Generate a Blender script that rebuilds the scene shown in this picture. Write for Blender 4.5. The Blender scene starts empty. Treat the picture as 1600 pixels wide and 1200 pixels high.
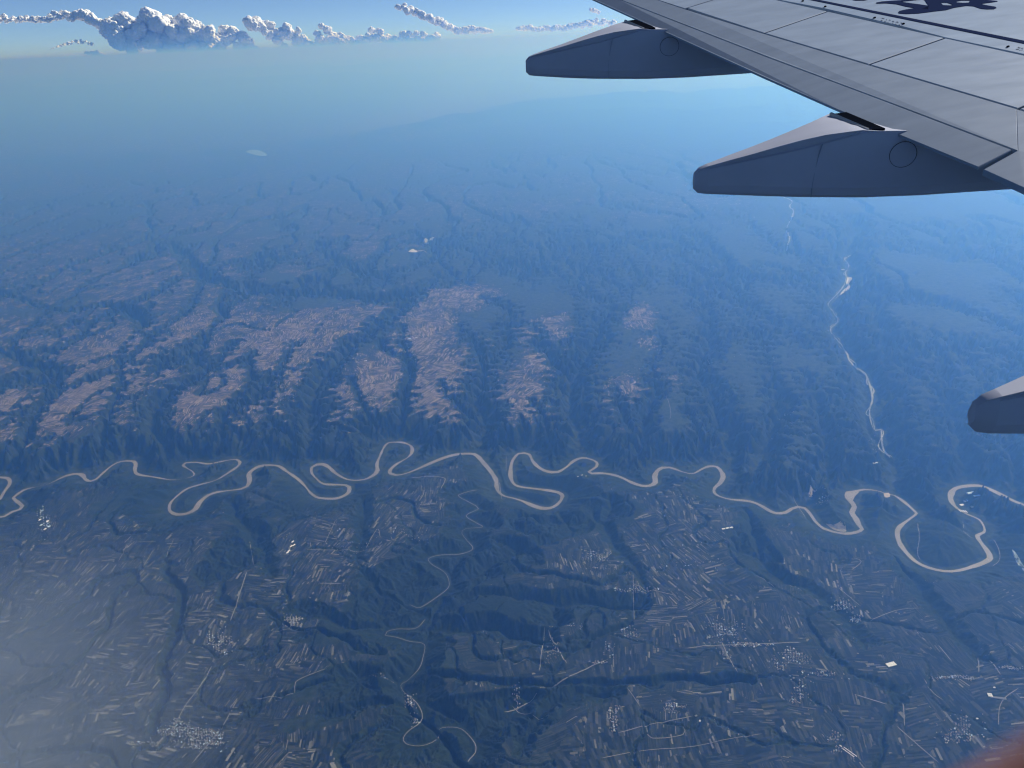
import bpy, bmesh, math, random
import numpy as np
from mathutils import Matrix, Vector, noise

random.seed(7)
RNG = np.random.default_rng(11)
scene = bpy.context.scene
C = scene.collection

# ---------------------------------------------------------------- camera, sky, sun, exposure
FOC = 1230.0                                   # focal length in pixels of the 1600 px wide photograph
PITCH = math.atan((600 - 62) / FOC)
ROLL = math.radians(-2.5)
cam_data = bpy.data.cameras.new('camera')
cam = bpy.data.objects.new('camera', cam_data)
C.objects.link(cam)
scene.camera = cam
cam_data.sensor_width = 36
cam_data.lens = 36 * FOC / 1600
cam_data.clip_start = 0.02
cam_data.clip_end = 2.0e6
cam.matrix_world = Matrix.Rotation(math.pi / 2 - PITCH, 4, 'X') @ Matrix.Rotation(ROLL, 4, 'Z')

SUN_EL, SUN_AZ = math.radians(36), math.radians(60)   # azimuth from +Y (ahead) towards +X (right)
world = bpy.data.worlds.new('World')
scene.world = world
world.use_nodes = True
wn = world.node_tree
sky = wn.nodes.new('ShaderNodeTexSky')
sky.sky_type = 'NISHITA'
sky.sun_disc = False
sky.sun_elevation = SUN_EL
sky.sun_rotation = SUN_AZ
sky.altitude = 9000
sky.ozone_density = 3.0
sky.dust_density = 0.2
wn.links.new(sky.outputs[0], wn.nodes['Background'].inputs[0])
wn.nodes['Background'].inputs[1].default_value = 0.10
sun_data = bpy.data.lights.new('sun', 'SUN')
sun_data.energy = 5.0
sun_data.angle = math.radians(0.5)
sun_data.color = (1.0, 0.97, 0.93)
sun = bpy.data.objects.new('sun', sun_data)
C.objects.link(sun)
sun.rotation_euler = Vector((math.sin(SUN_AZ) * math.cos(SUN_EL), math.cos(SUN_AZ) * math.cos(SUN_EL), math.sin(SUN_EL))).to_track_quat('Z', 'Y').to_euler()
scene.view_settings.view_transform = 'Standard'
scene.view_settings.look = 'None'
scene.view_settings.exposure = 0.22
scene.view_settings.gamma = 1.0
scene.view_settings.use_curve_mapping = False
scene.render.engine = 'CYCLES'
scene.cycles.use_denoising = True
scene.cycles.volume_bounces = 3
scene.cycles.max_bounces = 6
scene.cycles.diffuse_bounces = 2
scene.cycles.filter_width = 1.2

# ---------------------------------------------------------------- air
GZ = -9500.0                                   # height of the river floor below the aircraft
FAR = 560e3
def new_mat(name):
    m = bpy.data.materials.new(name)
    m.use_nodes = True
    return m, m.node_tree, m.node_tree.nodes['Principled BSDF']
def link_mesh(name, me, mats=(), parent=None, **props):
    o = bpy.data.objects.new(name, me)
    C.objects.link(o)
    for m in mats: me.materials.append(m)
    if parent: o.parent = parent
    for k, v in props.items(): o[k] = v
    return o
bm = bmesh.new()
bmesh.ops.create_cube(bm, size=1)
HB = FAR + 3000
for v in bm.verts:
    v.co = Vector((math.copysign(HB, v.co.x), math.copysign(HB, v.co.y), 550.0 if v.co.z > 0 else GZ - 61))
me = bpy.data.meshes.new('haze'); bm.to_mesh(me); bm.free()
hm, hn, _ = new_mat('air')
hn.nodes.clear()
ho = hn.nodes.new('ShaderNodeOutputMaterial')
hv = hn.nodes.new('ShaderNodeVolumePrincipled')
hn.links.new(hv.outputs[0], ho.inputs['Volume'])
hv.inputs['Color'].default_value = (0.152, 0.392, 1.0, 1)
hv.inputs['Absorption Color'].default_value = (0.86, 0.94, 1.0, 1)
hv.inputs['Density'].default_value = 0.0345e-3
hv.inputs['Anisotropy'].default_value = 0.58
link_mesh('haze', me, [hm], kind='stuff')

# ---------------------------------------------------------------- from the photograph's pixels to real places on the ground
CR, SR, CP, SP = math.cos(ROLL), math.sin(ROLL), math.cos(math.pi / 2 - PITCH), math.sin(math.pi / 2 - PITCH)
def ray(x, y):
    a, b, c = (x - 800) / FOC, -(y - 600) / FOC, -1.0
    a, b = CR * a - SR * b, SR * a + CR * b
    return np.array((a, CP * b - SP * c, SP * b + CP * c))
def ground_at(x, y, z=0.0):
    d = ray(x, y)
    return (d * ((GZ + z) / d[2]))[:2]
def gpts(pts, z=0.0, ox=0, oy=0, s=1.0):
    return np.array([ground_at(ox + x * s, oy + y * s, z) for x, y in pts])
def smooth_line(P, step):
    """Catmull-Rom through P, resampled about every step metres."""
    P = np.asarray(P, float)
    Q = np.vstack([2 * P[0] - P[1], P, 2 * P[-1] - P[-2]])
    out = []
    for i in range(1, len(Q) - 2):
        p0, p1, p2, p3 = Q[i - 1], Q[i], Q[i + 1], Q[i + 2]
        n = max(1, int(np.linalg.norm(p2 - p1) / step))
        t = (np.arange(n) / n)[:, None]
        out.append(0.5 * (2 * p1 + (p2 - p0) * t + (2 * p0 - 5 * p1 + 4 * p2 - p3) * t ** 2 + (3 * p1 - p0 - 3 * p2 + p3) * t ** 3))
    out.append(P[-1:])
    return np.vstack(out)

# ---------------------------------------------------------------- noise
def h2(ix, iy, seed):
    n = (ix.astype(np.int64) * 374761393 + iy.astype(np.int64) * 668265263 + seed * 1274126177) & 0xFFFFFFFF
    n = ((n ^ (n >> 13)) * 1274126177) & 0xFFFFFFFF
    n = ((n ^ (n >> 16)) * 2246822519) & 0xFFFFFFFF
    return ((n ^ (n >> 15)) & 0xFFFFFF).astype(np.float32) / np.float32(0xFFFFFF)
def vnoise(x, y, seed=0):
    ix, iy = np.floor(x), np.floor(y)
    fx, fy = (x - ix).astype(np.float32), (y - iy).astype(np.float32)
    ix, iy = ix.astype(np.int64), iy.astype(np.int64)
    u, v = fx * fx * (3 - 2 * fx), fy * fy * (3 - 2 * fy)
    a, b, c, d = h2(ix, iy, seed), h2(ix + 1, iy, seed), h2(ix, iy + 1, seed), h2(ix + 1, iy + 1, seed)
    return (a + (b - a) * u + (c - a) * v + (a - b - c + d) * u * v) * 2 - 1
def fbm(x, y, scale, octaves=4, seed=0, gain=0.5):
    s, a, t = 0, 1.0, 0.0
    for k in range(octaves):
        q = 0.8 * k + 0.4
        cx, sx = math.cos(q), math.sin(q)
        f = 2.03 ** k / scale
        s = s + a * vnoise((x * cx - y * sx) * f + 17.3 * k, (x * sx + y * cx) * f - 9.1 * k, seed + k)
        t += a
        a *= gain
    return s / t
def sstep(a, b, x):
    t = np.clip((x - a) / (b - a), 0, 1)
    return t * t * (3 - 2 * t)

# ---------------------------------------------------------------- the drawn courses: river, streams, valleys (pixels of the photograph)
RIVER = [
 [(-40, 742), (0, 746), (12, 747.5), (15.5, 755), (7, 768), (-4, 783), (-30, 795)],
 [(-30, 800), (0, 808), (7, 807), (19, 800), (31, 796), (35, 791), (27, 784), (21, 778), (25, 774), (37, 766), (51, 762), (74, 757), (87, 751), (105, 743), (120, 740.5), (129, 742.5), (134, 749.5), (142, 752),
  (150, 749), (160, 740), (175, 727.5), (190, 721), (209, 721), (212, 727), (211, 732), (212, 739), (220, 742.5), (237, 745), (260, 749), (271, 750), (290, 748), (303, 743), (301, 737), (291, 731), (286, 727), (290, 723.5),
  (307, 722.5), (325, 725), (340, 722.5), (357, 719), (369, 718), (375, 722.5), (371, 729), (355, 740), (337, 750.5), (312, 757.5), (292, 764), (277, 775), (267, 785), (264.5, 794), (267, 800), (277, 804), (292, 802.5),
  (305, 796), (312, 785), (325, 774), (340, 769), (350, 767.5), (377, 764), (386, 760), (390, 751), (389, 741), (394, 735), (400, 731), (412, 727.5), (434, 728), (447, 736), (459, 744), (467, 750), (477, 760), (485, 770),
  (495, 777), (507, 779), (525, 779), (537, 775), (545, 769), (545.5, 761), (540, 758), (525, 757.5), (505, 756), (494, 747.5), (487, 739), (487.5, 730), (495, 726), (505, 725.5), (515, 731), (525, 740), (542, 749),
  (560, 750.5), (575, 747.5), (587, 740), (590, 735), (589, 725), (594, 712), (600, 699), (607, 692), (620, 691), (631, 692), (642, 697), (644, 706), (637, 715), (620, 725), (610, 734), (610, 740), (619, 742.5),
  (632, 740.5), (650, 734), (670, 725), (695, 715), (715, 710), (735, 709), (745, 712), (757, 725), (767, 737), (775, 750), (776, 760), (780, 770), (790, 776), (800, 778), (815, 782.5), (830, 789), (845, 794),
  (859, 794), (870, 789), (877, 781), (879, 775), (872, 769.5), (850, 765.5), (825, 762.5), (810, 760), (802, 755), (798, 745), (798, 732), (800, 722), (804, 715), (810, 709), (819, 708), (827, 710), (832, 720),
  (840, 729), (850, 735), (862, 738), (872, 737.5), (885, 730), (897, 720), (910, 715.5), (922, 717.5), (932, 722), (932, 729), (925, 734), (920, 737.5), (925, 740), (940, 739.5), (960, 742.5), (975, 748), (987, 754),
  (1002, 759), (1015, 759), (1024, 754), (1023, 745), (1027, 736), (1035, 731), (1046, 730.5), (1060, 735), (1065, 737), (1076, 740), (1085, 739.5), (1095, 734), (1107, 729), (1120, 729.5), (1127, 737), (1130, 745),
  (1125, 755), (1117, 762), (1116, 770), (1125, 776), (1142, 780.5), (1165, 782.5), (1180, 786), (1192, 792), (1200, 797), (1212, 802), (1227, 801), (1237, 795), (1247, 792), (1257, 794), (1265, 802), (1275, 816),
  (1287, 826), (1300, 830.5), (1320, 834), (1337, 832), (1347, 827), (1342, 820), (1337, 810), (1331, 801), (1335, 792), (1330, 784), (1324, 778), (1325, 770), (1335, 768), (1350, 765), (1362, 765.5), (1375, 768), (1385, 772),
  (1397, 774), (1412, 784), (1425, 795), (1432, 802), (1420, 812), (1407, 822), (1402, 832), (1405, 847), (1415, 862), (1430, 877), (1450, 887), (1475, 892.5), (1495, 892), (1515, 887), (1535, 880), (1547, 872),
  (1542, 860), (1532, 847), (1527, 837), (1537, 832), (1538, 825), (1530, 812), (1512, 804), (1495, 794), (1486, 782), (1486, 772), (1492, 764), (1507, 760), (1530, 759), (1545, 764), (1562, 772), (1582, 782),
  (1600, 789), (1625, 797), (1670, 800)]]
STREAM_N = [(1338, 399), (1325, 402), (1319, 406), (1325, 414), (1325, 420), (1321, 427), (1322, 436), (1317, 450), (1307, 462), (1294, 477), (1302, 489), (1309, 500), (1306, 507), (1298, 514), (1300, 522), (1312, 537),
            (1324, 552), (1327, 562), (1340, 576), (1352, 585), (1358, 600), (1363, 622), (1359, 640), (1360, 657), (1366, 673), (1376, 672), (1378, 692), (1385, 707), (1391, 715)]
STREAM_FAR = [(1212, 320), (1222, 324), (1232, 329), (1236, 333), (1232, 340), (1238, 349), (1228, 372), (1232, 388), (1228, 402)]
CREEK = [(746, 771), (722, 778), (718, 783), (745, 798), (748, 802), (729, 812), (745, 823), (754, 829), (728, 832), (722, 838), (729, 848), (739, 860), (720, 868), (687, 871), (670, 877), (675, 885), (690, 893),
         (698, 900), (702, 912), (700, 922), (687, 932), (663, 947), (653, 950), (640, 945)]
CREEK2 = [(665, 967), (650, 982), (620, 983), (605, 987), (602, 993), (620, 997), (640, 1004), (663, 1010), (661, 1030), (655, 1045), (640, 1060), (626, 1071), (637, 1087), (650, 1100), (660, 1118), (657, 1132),
          (640, 1145), (631, 1157), (635, 1167), (655, 1171), (675, 1165), (685, 1155), (687, 1142), (700, 1138), (722, 1141), (742, 1165), (743, 1182), (735, 1192), (728, 1210), (740, 1240)]

# each: points from head to mouth, half width (m), height of the floor at the head (share of the plateau)
VALLEYS = [
 ([(270, 395), (330, 450), (420, 470), (520, 472), (600, 480), (640, 470)], 650, .55),
 ([(700, 440), (655, 470), (612, 505), (560, 548), (510, 590), (492, 640), (480, 680), (483, 725)], 640, .6),
 ([(548, 595), (556, 630), (570, 657), (576, 682), (565, 715)], 200, .8),
 ([(625, 520), (640, 570), (634, 610), (630, 650), (617, 690)], 330, .8),
 ([(640, 570), (612, 560), (600, 540)], 200, .95),
 ([(760, 480), (800, 500), (790, 540), (765, 590), (752, 640), (747, 700)], 560, .7),
 ([(720, 520), (745, 560), (768, 590)], 300, .9),
 ([(700, 610), (715, 640), (745, 668)], 240, .9),
 ([(860, 430), (905, 470), (955, 490), (925, 540), (903, 590), (893, 640), (903, 690), (912, 712)], 620, .7),
 ([(835, 520), (850, 560), (895, 600)], 300, .9),
 ([(840, 640), (850, 670), (870, 720)], 260, .8),
 ([(1030, 545), (1022, 590), (1017, 637), (1000, 685), (1000, 740)], 330, .85),
 ([(960, 630), (975, 665), (998, 700)], 260, .85),
 ([(1050, 440), (1110, 500), (1100, 560), (1095, 600), (1115, 650), (1135, 690), (1145, 735)], 620, .7),
 ([(1070, 640), (1080, 670), (1100, 715)], 240, .85),
 ([(1200, 560), (1210, 620), (1205, 680), (1180, 740)], 520, .7),
 ([(1340, 360), (1325, 402), (1322, 436), (1294, 477), (1309, 505), (1300, 525), (1340, 576), (1358, 600), (1360, 657), (1380, 700), (1395, 740), (1400, 775)], 900, .25),
 ([(1262, 600), (1275, 650), (1290, 700), (1303, 765)], 450, .6),
 ([(1470, 580), (1478, 650), (1490, 700), (1510, 755)], 520, .6),
 ([(1580, 560), (1560, 650), (1575, 720), (1590, 780)], 600, .7),
 ([(372, 545), (330, 590), (272, 625), (248, 665), (250, 720)], 480, .75),
 ([(190, 560), (200, 600), (185, 640), (172, 690), (160, 735)], 300, .8),
 ([(95, 590), (60, 660), (40, 715), (25, 770)], 320, .8),
 ([(395, 600), (375, 638), (348, 690), (340, 720)], 260, .85),
 ([(440, 610), (425, 650), (452, 700), (455, 735)], 220, .9),
 ([(0, 470), (90, 500), (180, 490), (230, 520)], 380, .8),
 ([(0, 560), (60, 590), (95, 600)], 380, .8),
 ([(275, 880), (270, 940), (268, 1000), (255, 1040), (265, 1090), (240, 1140)], 120, .35),
 ([(420, 900), (410, 860), (380, 820), (370, 790)], 330, .5),
 ([(560, 880), (575, 830), (570, 790)], 300, .5),
 ([(800, 870), (870, 850), (900, 830), (885, 800)], 380, .5),
 ([(1010, 940), (1000, 900), (960, 850), (930, 800)], 330, .55),
 ([(1340, 1010), (1310, 975), (1250, 925), (1195, 900), (1180, 850), (1165, 800)], 300, .3),
 ([(1520, 1030), (1475, 985), (1430, 920), (1395, 870)], 280, .35),
 ([(640, 990), (760, 945), (900, 945), (1000, 950)], 330, .4),
 ([(560, 900), (620, 940), (663, 950)], 330, .45),
 ([(460, 950), (560, 985), (650, 985), (760, 1000), (860, 1010)], 330, .4),
 ([(430, 1090), (560, 1060), (690, 1060), (820, 1075), (960, 1068), (1080, 1062), (1180, 1062)], 95, .78),
 ([(820, 1185), (880, 1110), (960, 1090)], 260, .5),
 ([(500, 1130), (620, 1110), (720, 1130)], 260, .5),
 ([(720, 800), (745, 850), (700, 900), (690, 950), (655, 1030), (630, 1080), (650, 1130), (690, 1170), (740, 1210)], 420, .3),
]

# ---------------------------------------------------------------- the ground
NA, NRr = 1160, 960
dense = np.radians(np.linspace(-45, 45, NA))
coarse = np.radians(np.concatenate([-np.linspace(180, 46.5, 40), np.linspace(46.5, 180, 40)]))
az = np.sort(np.concatenate([dense, coarse]))
dip_near, dip_far = math.radians(54), math.atan(-GZ / FAR)
dips = np.linspace(dip_near, dip_far, NRr)
rad = -GZ / np.tan(dips)
rad = np.concatenate([[60, 800, 2500, 4200, 5600], rad])
A2, R2 = np.meshgrid(az, rad, indexing='ij')
X, Y = R2 * np.sin(A2), R2 * np.cos(A2)
AZ0, LR = az, np.log(rad)

def windows(P, margin):
    """index window of the polar grid covering the points P with a margin in metres"""
    a = np.arctan2(P[:, 0], P[:, 1]); r = np.hypot(P[:, 0], P[:, 1])
    rmin = max(r.min() - margin, 100)
    da = margin / rmin
    i0, i1 = np.searchsorted(az, a.min() - da), np.searchsorted(az, a.max() + da)
    j0, j1 = np.searchsorted(rad, rmin), np.searchsorted(rad, r.max() + margin)
    return slice(max(i0 - 1, 0), i1 + 1), slice(max(j0 - 1, 0), j1 + 1)
def seg_dist(x, y, p, q):
    dx, dy = q - p
    t = np.clip(((x - p[0]) * dx + (y - p[1]) * dy) / (dx * dx + dy * dy + 1e-6), 0, 1)
    return np.hypot(x - p[0] - t * dx, y - p[1] - t * dy), t
def line_field(P, margin, out):
    P = np.asarray(P)
    k = 0
    while k < len(P) - 1:
        sub = P[k:k + 6]
        wi, wj = windows(sub, margin)
        xs, ys = X[wi, wj], Y[wi, wj]
        cur = out[wi, wj]
        for p, q in zip(sub[:-1], sub[1:]):
            cur = np.minimum(cur, seg_dist(xs, ys, p, q)[0])
        out[wi, wj] = cur
        k += 5
    return out

river_lines = [smooth_line(gpts(r), 90) for r in RIVER]
stream_n = smooth_line(gpts(STREAM_N, 60), 120)
stream_far = smooth_line(gpts(STREAM_FAR, 60), 150)
creek = smooth_line(gpts(CREEK, 40), 60)
creek2 = smooth_line(gpts(CREEK2, 60), 60)

# warped coordinates and warp for all distances
w1 = fbm(X, Y, 1500, 3, 3); w2 = fbm(X, Y, 420, 3, 9)
D_riv = np.full(X.shape, 9e4, np.float32)
for rl in river_lines: line_field(rl, 3500, D_riv)
D_str = np.full(X.shape, 9e4, np.float32)
line_field(stream_n, 1500, D_str)
D_ck = np.full(X.shape, 9e4, np.float32)
line_field(creek, 1200, D_ck); line_field(creek2, 1200, D_ck)

# which bank: north of the mean course of the river?
mean_course = gpts([(-600, 800), (0, 770), (300, 760), (600, 735), (900, 735), (1150, 770), (1350, 800), (1550, 840), (2200, 900)])
ycourse = np.interp(X, mean_course[:, 0], mean_course[:, 1])
north = sstep(-600, 600, Y - ycourse)

east = sstep(3500, 14000, X - (Y - 15000) * 0.18)      # the wooded hills on the right
R_ = np.hypot(X, Y)
plateau = 330 + 50 * fbm(X, Y, 6000, 4, 21) + north * (80 + 160 * sstep(20e3, 45e3, Y))
plateau = plateau + east * north * (150 * fbm(X, Y, 3800, 4, 31) + 120)
rolling = 150 + 90 * fbm(X, Y, 3200, 4, 41) + 60 * fbm(X, Y, 1200, 3, 43)
base_top = plateau * north + (1 - north) * (rolling + 80)
# far relief: a wooded range on the right, high ridges under the clouds
rng = sstep(46e3, 100e3, Y) * sstep(-0.12, 0.25, (X / np.maximum(Y, 1)) + 0.08 * fbm(X, Y, 30e3, 3, 51) + 0.02)
bd = gpts([(300, 250), (540, 228), (700, 195), (850, 168), (1000, 165), (1300, 150)], 0)
bd_y = np.interp(X, bd[:, 0], bd[:, 1]) + 5000 * fbm(X, Y, 14000, 4, 58)
crest = np.exp(-((Y - bd_y + 4000) / 7000.) ** 2) * sstep(-24e3, -4e3, X) * (Y > 4e4)
farh = 850 * crest * (.5 + np.abs(fbm(X, Y, 9000, 4, 59))) + rng * (700 * np.abs(fbm(X, Y, 9000, 5, 53)) + 500 * (1 - np.abs(fbm(X, Y, 16000, 5, 57))) * sstep(60e3, 110e3, R_))
ridge = sstep(150e3, 330e3, R_) * (1 - np.abs(fbm(X, Y, 45e3, 6, 61))) ** 2 * 4200
base_top = base_top + farh + ridge * 0.8

def blobs(items, zz=300, soft=0.9):
    out = np.zeros(X.shape, np.float32)
    for (px, py, sx, sy, a) in items:
        c = ground_at(px, py, zz); ex = ground_at(px + sx, py, zz) - c; ey = ground_at(px, py - sy, zz) - c
        lx, ly = np.hypot(*ex), np.hypot(*ey)
        dx, dy = X - c[0], Y - c[1]
        u = (dx * ex[0] + dy * ex[1]) / lx / lx; v = (dx * ey[0] + dy * ey[1]) / ly / ly
        out = np.maximum(out, a * np.exp(-(u * u + v * v) * soft))
    return out
tan_n = blobs([(100, 620, 160, 60, 1), (60, 540, 160, 50, .6), (240, 540, 140, 50, .8), (330, 620, 90, 45, 1), (430, 600, 90, 60, 1), (440, 540, 110, 50, 1), (600, 480, 90, 24, .6), (520, 400, 160, 40, .5), (330, 430, 200, 50, .55), (80, 450, 160, 50, .5), (300, 360, 300, 30, .4),
               (570, 620, 60, 50, 1.2), (640, 480, 60, 30, .9), (650, 540, 50, 50, 1.1), (690, 610, 60, 55, 1.1), (720, 470, 60, 20, .9), (700, 655, 40, 25, 1.1), (745, 560, 25, 25, .6), (850, 520, 40, 20, .9), (850, 570, 35, 30, 1.0),
               (830, 640, 40, 30, 1.1), (800, 620, 50, 40, .7), (1000, 500, 24, 22, .9), (1020, 540, 24, 14, .7), (980, 620, 40, 30, .8), (985, 655, 30, 22, .9), (1040, 600, 30, 20, .6), (1090, 680, 30, 14, .6), (1060, 690, 24, 10, .5),
               (1460, 715, 40, 14, .7), (1430, 745, 24, 8, .7), (1040, 470, 40, 20, .4)])
tan_s = blobs([(640, 800, 60, 30, .9), (520, 850, 90, 45, .6), (560, 870, 90, 40, .6), (680, 770, 40, 20, .6), (1080, 800, 70, 40, .75), (1060, 850, 90, 40, .5), (950, 890, 90, 40, .7), (880, 830, 60, 20, .4), (1040, 930, 120, 50, .6), (1280, 800, 50, 22, .7),
               (1100, 1000, 100, 40, .3), (1000, 1100, 200, 60, .22), (760, 980, 60, 12, .9), (480, 960, 90, 40, .6), (450, 1020, 60, 30, .6), (330, 970, 140, 80, .5), (200, 1050, 180, 120, .5), (430, 1180, 60, 40, .9), (90, 900, 90, 60, .5), (240, 880, 90, 24, .5),
               (1300, 900, 120, 50, .3), (1300, 1080, 200, 80, .16), (120, 860, 40, 30, .5), (1340, 960, 60, 20, .4), (1200, 1100, 60, 40, .35), (1140, 1090, 30, 20, .6)], 200)
# carve the drawn valleys, procedural side valleys and the river's own trench.  Q runs from 0 on a
# valley floor to 1 at the plateau edge and on to 2 well inside the plateau.
Q = np.full(X.shape, 2.0)
wx = 260 * fbm(X, Y, 1700, 3, 5) + 110 * w2; wy = 260 * fbm(X, Y, 1700, 3, 6) - 110 * fbm(X, Y, 420, 2, 12)
XW, YW = X + wx, Y + wy
for pts, hw, head in VALLEYS:
    P = smooth_line(gpts(pts, 60 if hw > 200 else 200), 400)
    L = np.concatenate([[0], np.cumsum(np.linalg.norm(np.diff(P, axis=0), axis=1))]); L /= L[-1]
    mx = max(p[0] for p in pts); ny_max = max(p[1] for p in pts)
    hw = hw * (0.86 if ny_max > 790 else 1.0 if mx < 740 else 1.28)
    wi, wj = windows(P, hw * 3.2 + 700)
    xs, ys = XW[wi, wj], YW[wi, wj]
    best = np.full(xs.shape, 9e4); fl = np.zeros(xs.shape)
    for k in range(len(P) - 1):
        d, t = seg_dist(xs, ys, P[k], P[k + 1])
        m = d < best
        best = np.where(m, d, best)
        fl = np.where(m, head * (1 - (L[k] + t * (L[k + 1] - L[k]))), fl)
    wid = hw * (1 + 0.35 * w1[wi, wj]) * (1.0 - 0.35 * fl)
    Q[wi, wj] = np.minimum(Q[wi, wj], fl + (1 - 0.5 * fl) * np.clip((best - 20) / wid, 0, 2.6) ** 0.9)
def drains(scale, seed, width, floor, mask, octv=3, stretch=1.0):
    n = fbm(XW * 0.98 + YW * 0.05, YW / stretch, scale, octv, seed, 0.45)
    v = np.clip(np.abs(n) / width, 0, 2) ** 0.85
    return 2 - mask * (2 - floor - (1 - .5 * floor) * v).clip(0, 2)
south = 1 - north
lim = 1 - sstep(60e3, 90e3, R_)
hilly = np.zeros_like(X, dtype=np.float32)             # wooded hill country south of the river
for (px, py, sx, sy, a) in [(620, 940, 90, 60, 1), (760, 880, 110, 40, 1), (800, 960, 200, 30, 1), (600, 1060, 160, 40, .9), (780, 1120, 150, 40, .8), (380, 850, 60, 50, .9),
                            (860, 820, 90, 35, .9), (960, 800, 70, 30, .8), (200, 780, 90, 30, .7), (1180, 870, 50, 70, .8), (500, 1130, 120, 30, .6), (560, 990, 120, 26, .8), (300, 1010, 26, 80, .3)]:
    c = ground_at(px, py, 150); ex = ground_at(px + sx, py, 150) - c; ey = ground_at(px, py - sy, 150) - c
    lx, ly = np.hypot(*ex), np.hypot(*ey)
    dx, dy = X - c[0], Y - c[1]
    u = (dx * ex[0] + dy * ex[1]) / lx / lx; v = (dx * ey[0] + dy * ey[1]) / ly / ly
    hilly = np.maximum(hilly, a * np.exp(-(u * u + v * v) * 0.9))
core = sstep(-8000, -5200, X) * (1 - sstep(6800, 9000, X)) * (1 - sstep(28e3, 33e3, Y))
Q = np.minimum(Q, drains(2500, 71, 0.10, 0.35, np.clip(north * lim * (1 - core), 0, 1), 3, 3.2))
Q = np.minimum(Q, drains(1500, 73, 0.07, 0.70, np.clip(north * lim * (1 - east) * (1 - .75 * core), 0, 1), 2, 2.2))
wild = np.clip(1.25 - 1.5 * tan_n + 0.35 * w1, 0, 1) * sstep(19e3, 25e3, Y + 0.2 * X) * sstep(-9000, 500, X + 1500 * w1)      # no fields: ridge country
Q = np.minimum(Q, drains(1900, 77, 0.36, 0.2, np.clip(north * np.maximum(east * .8, wild * .95) * lim * (1 - .3 * core) * (1 - .75 * sstep(33e3, 55e3, R_)), 0, 1), 3, 2.4))
hm_ = np.clip(south * sstep(.25, .6, hilly + .25 * w1), 0, 1)
Q = np.minimum(Q, drains(2100, 81, 0.28, 0.15, hm_))
Q = np.minimum(Q, drains(3600, 85, 0.035, 0.5, south))
Q = np.minimum(Q, drains(1300, 87, 0.045, 0.62, south * 0.95, 3, 1.3))
wr = (760 + 320 * north) * (1 + 0.4 * w1)
D2 = D_riv + 0.35 * (wx + wy) * sstep(150, 900, D_riv)
Q = np.minimum(Q, np.clip((D2 - 120) / wr, 0, 2) ** 0.9)
wsn = 800 * (1 + 0.3 * w1 + .2 * w2)
fs = 0.12
Q = np.minimum(Q, np.where(D_str < 4000, fs + (1 - fs) * np.clip((D_str - 100) / wsn, 0, 2.2), 2))
Q = np.minimum(Q, np.where(D_ck < 3000, fs + (1 - fs) * np.clip((D_ck - 50) / (420 * (1 + .3 * w2)), 0, 2.2), 2))

def grad(Hh):
    dr = np.gradient(Hh, axis=1) / np.gradient(R2, axis=1)
    da = np.gradient(Hh, axis=0) / (np.gradient(A2, axis=0) * R2)
    s, c = np.sin(A2), np.cos(A2)
    return dr * s + da * c, dr * c - da * s
def gully(px, py, dx, dy, seed):
    """stripes that run along the local downhill direction (after the slope-aligned noise used for eroded terrain)"""
    ix, iy = np.floor(px), np.floor(py)
    fx, fy = (px - ix).astype(np.float32), (py - iy).astype(np.float32)
    hh = 0; vx = 0; vy = 0; wt = 0
    for i in (-1, 0, 1):
        for j in (-1, 0, 1):
            rx = h2(ix - i, iy - j, seed) * 0.6; ry = h2(ix - i, iy - j, seed + 5) * 0.6
            qx, qy = fx + i - rx, fy + j - ry
            w = np.exp(-2.2 * (qx * qx + qy * qy))
            m = (qx * dx + qy * dy) * 6.2832
            s = -np.sin(m)
            hh = hh + np.cos(m) * w; vx = vx + s * dx * w; vy = vy + s * dy * w; wt = wt + w
    return hh / wt, vx / wt, vy / wt
# side ravines bite into the plateau edge
qx_, qy_ = grad(Q)
ql = np.hypot(qx_, qy_) + 1e-7
sel = np.where((Q < 1.98) & (R_ < 90e3) & (Q > 0.03))
xs, ys = X[sel], Y[sel]
ux, uy = (-qy_ / ql)[sel].astype(np.float32), (qx_ / ql)[sel].astype(np.float32)
tot = 0; bx = 0; by = 0
for wl, a, sd in ((1050, 0.58, 201), (500, 0.34, 203), (240, 0.17, 205)):
    hh, vx, vy = gully(xs / wl, ys / wl, ux * 1.1 + by * 1.2, uy * 1.1 - bx * 1.2, sd)
    tot = tot + a * (np.abs(hh) * 1.6 - 0.55)
    bx = bx + vx * a; by = by + vy * a
bite = np.zeros_like(Q); bite[sel] = tot
Q = Q + bite * sstep(0.06, 0.5, Q) * (1 - sstep(1.5, 1.95, Q)) * (0.3 + 0.7 * north) * (1 - 0.75 * sstep(34e3, 60e3, R_))
frac = np.clip(Q, 0, 1)
k_ = sstep(0.80, 1.15, Q)
frac = frac * (1 - k_) + (0.97 + 0.03 * np.clip(Q - 1, 0, 1)) * k_
relief = north + south * (0.5 + 0.5 * hilly)
H = base_top * (1 - relief * (1 - frac)).clip(0, 1.2) * sstep(0, 0.10, Q) + hilly * south * 110 * frac * (0.4 + 0.6 * np.abs(fbm(X, Y, 1400, 3, 91)))
H = H * sstep(100, 700, D_riv) ** 0.5

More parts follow.
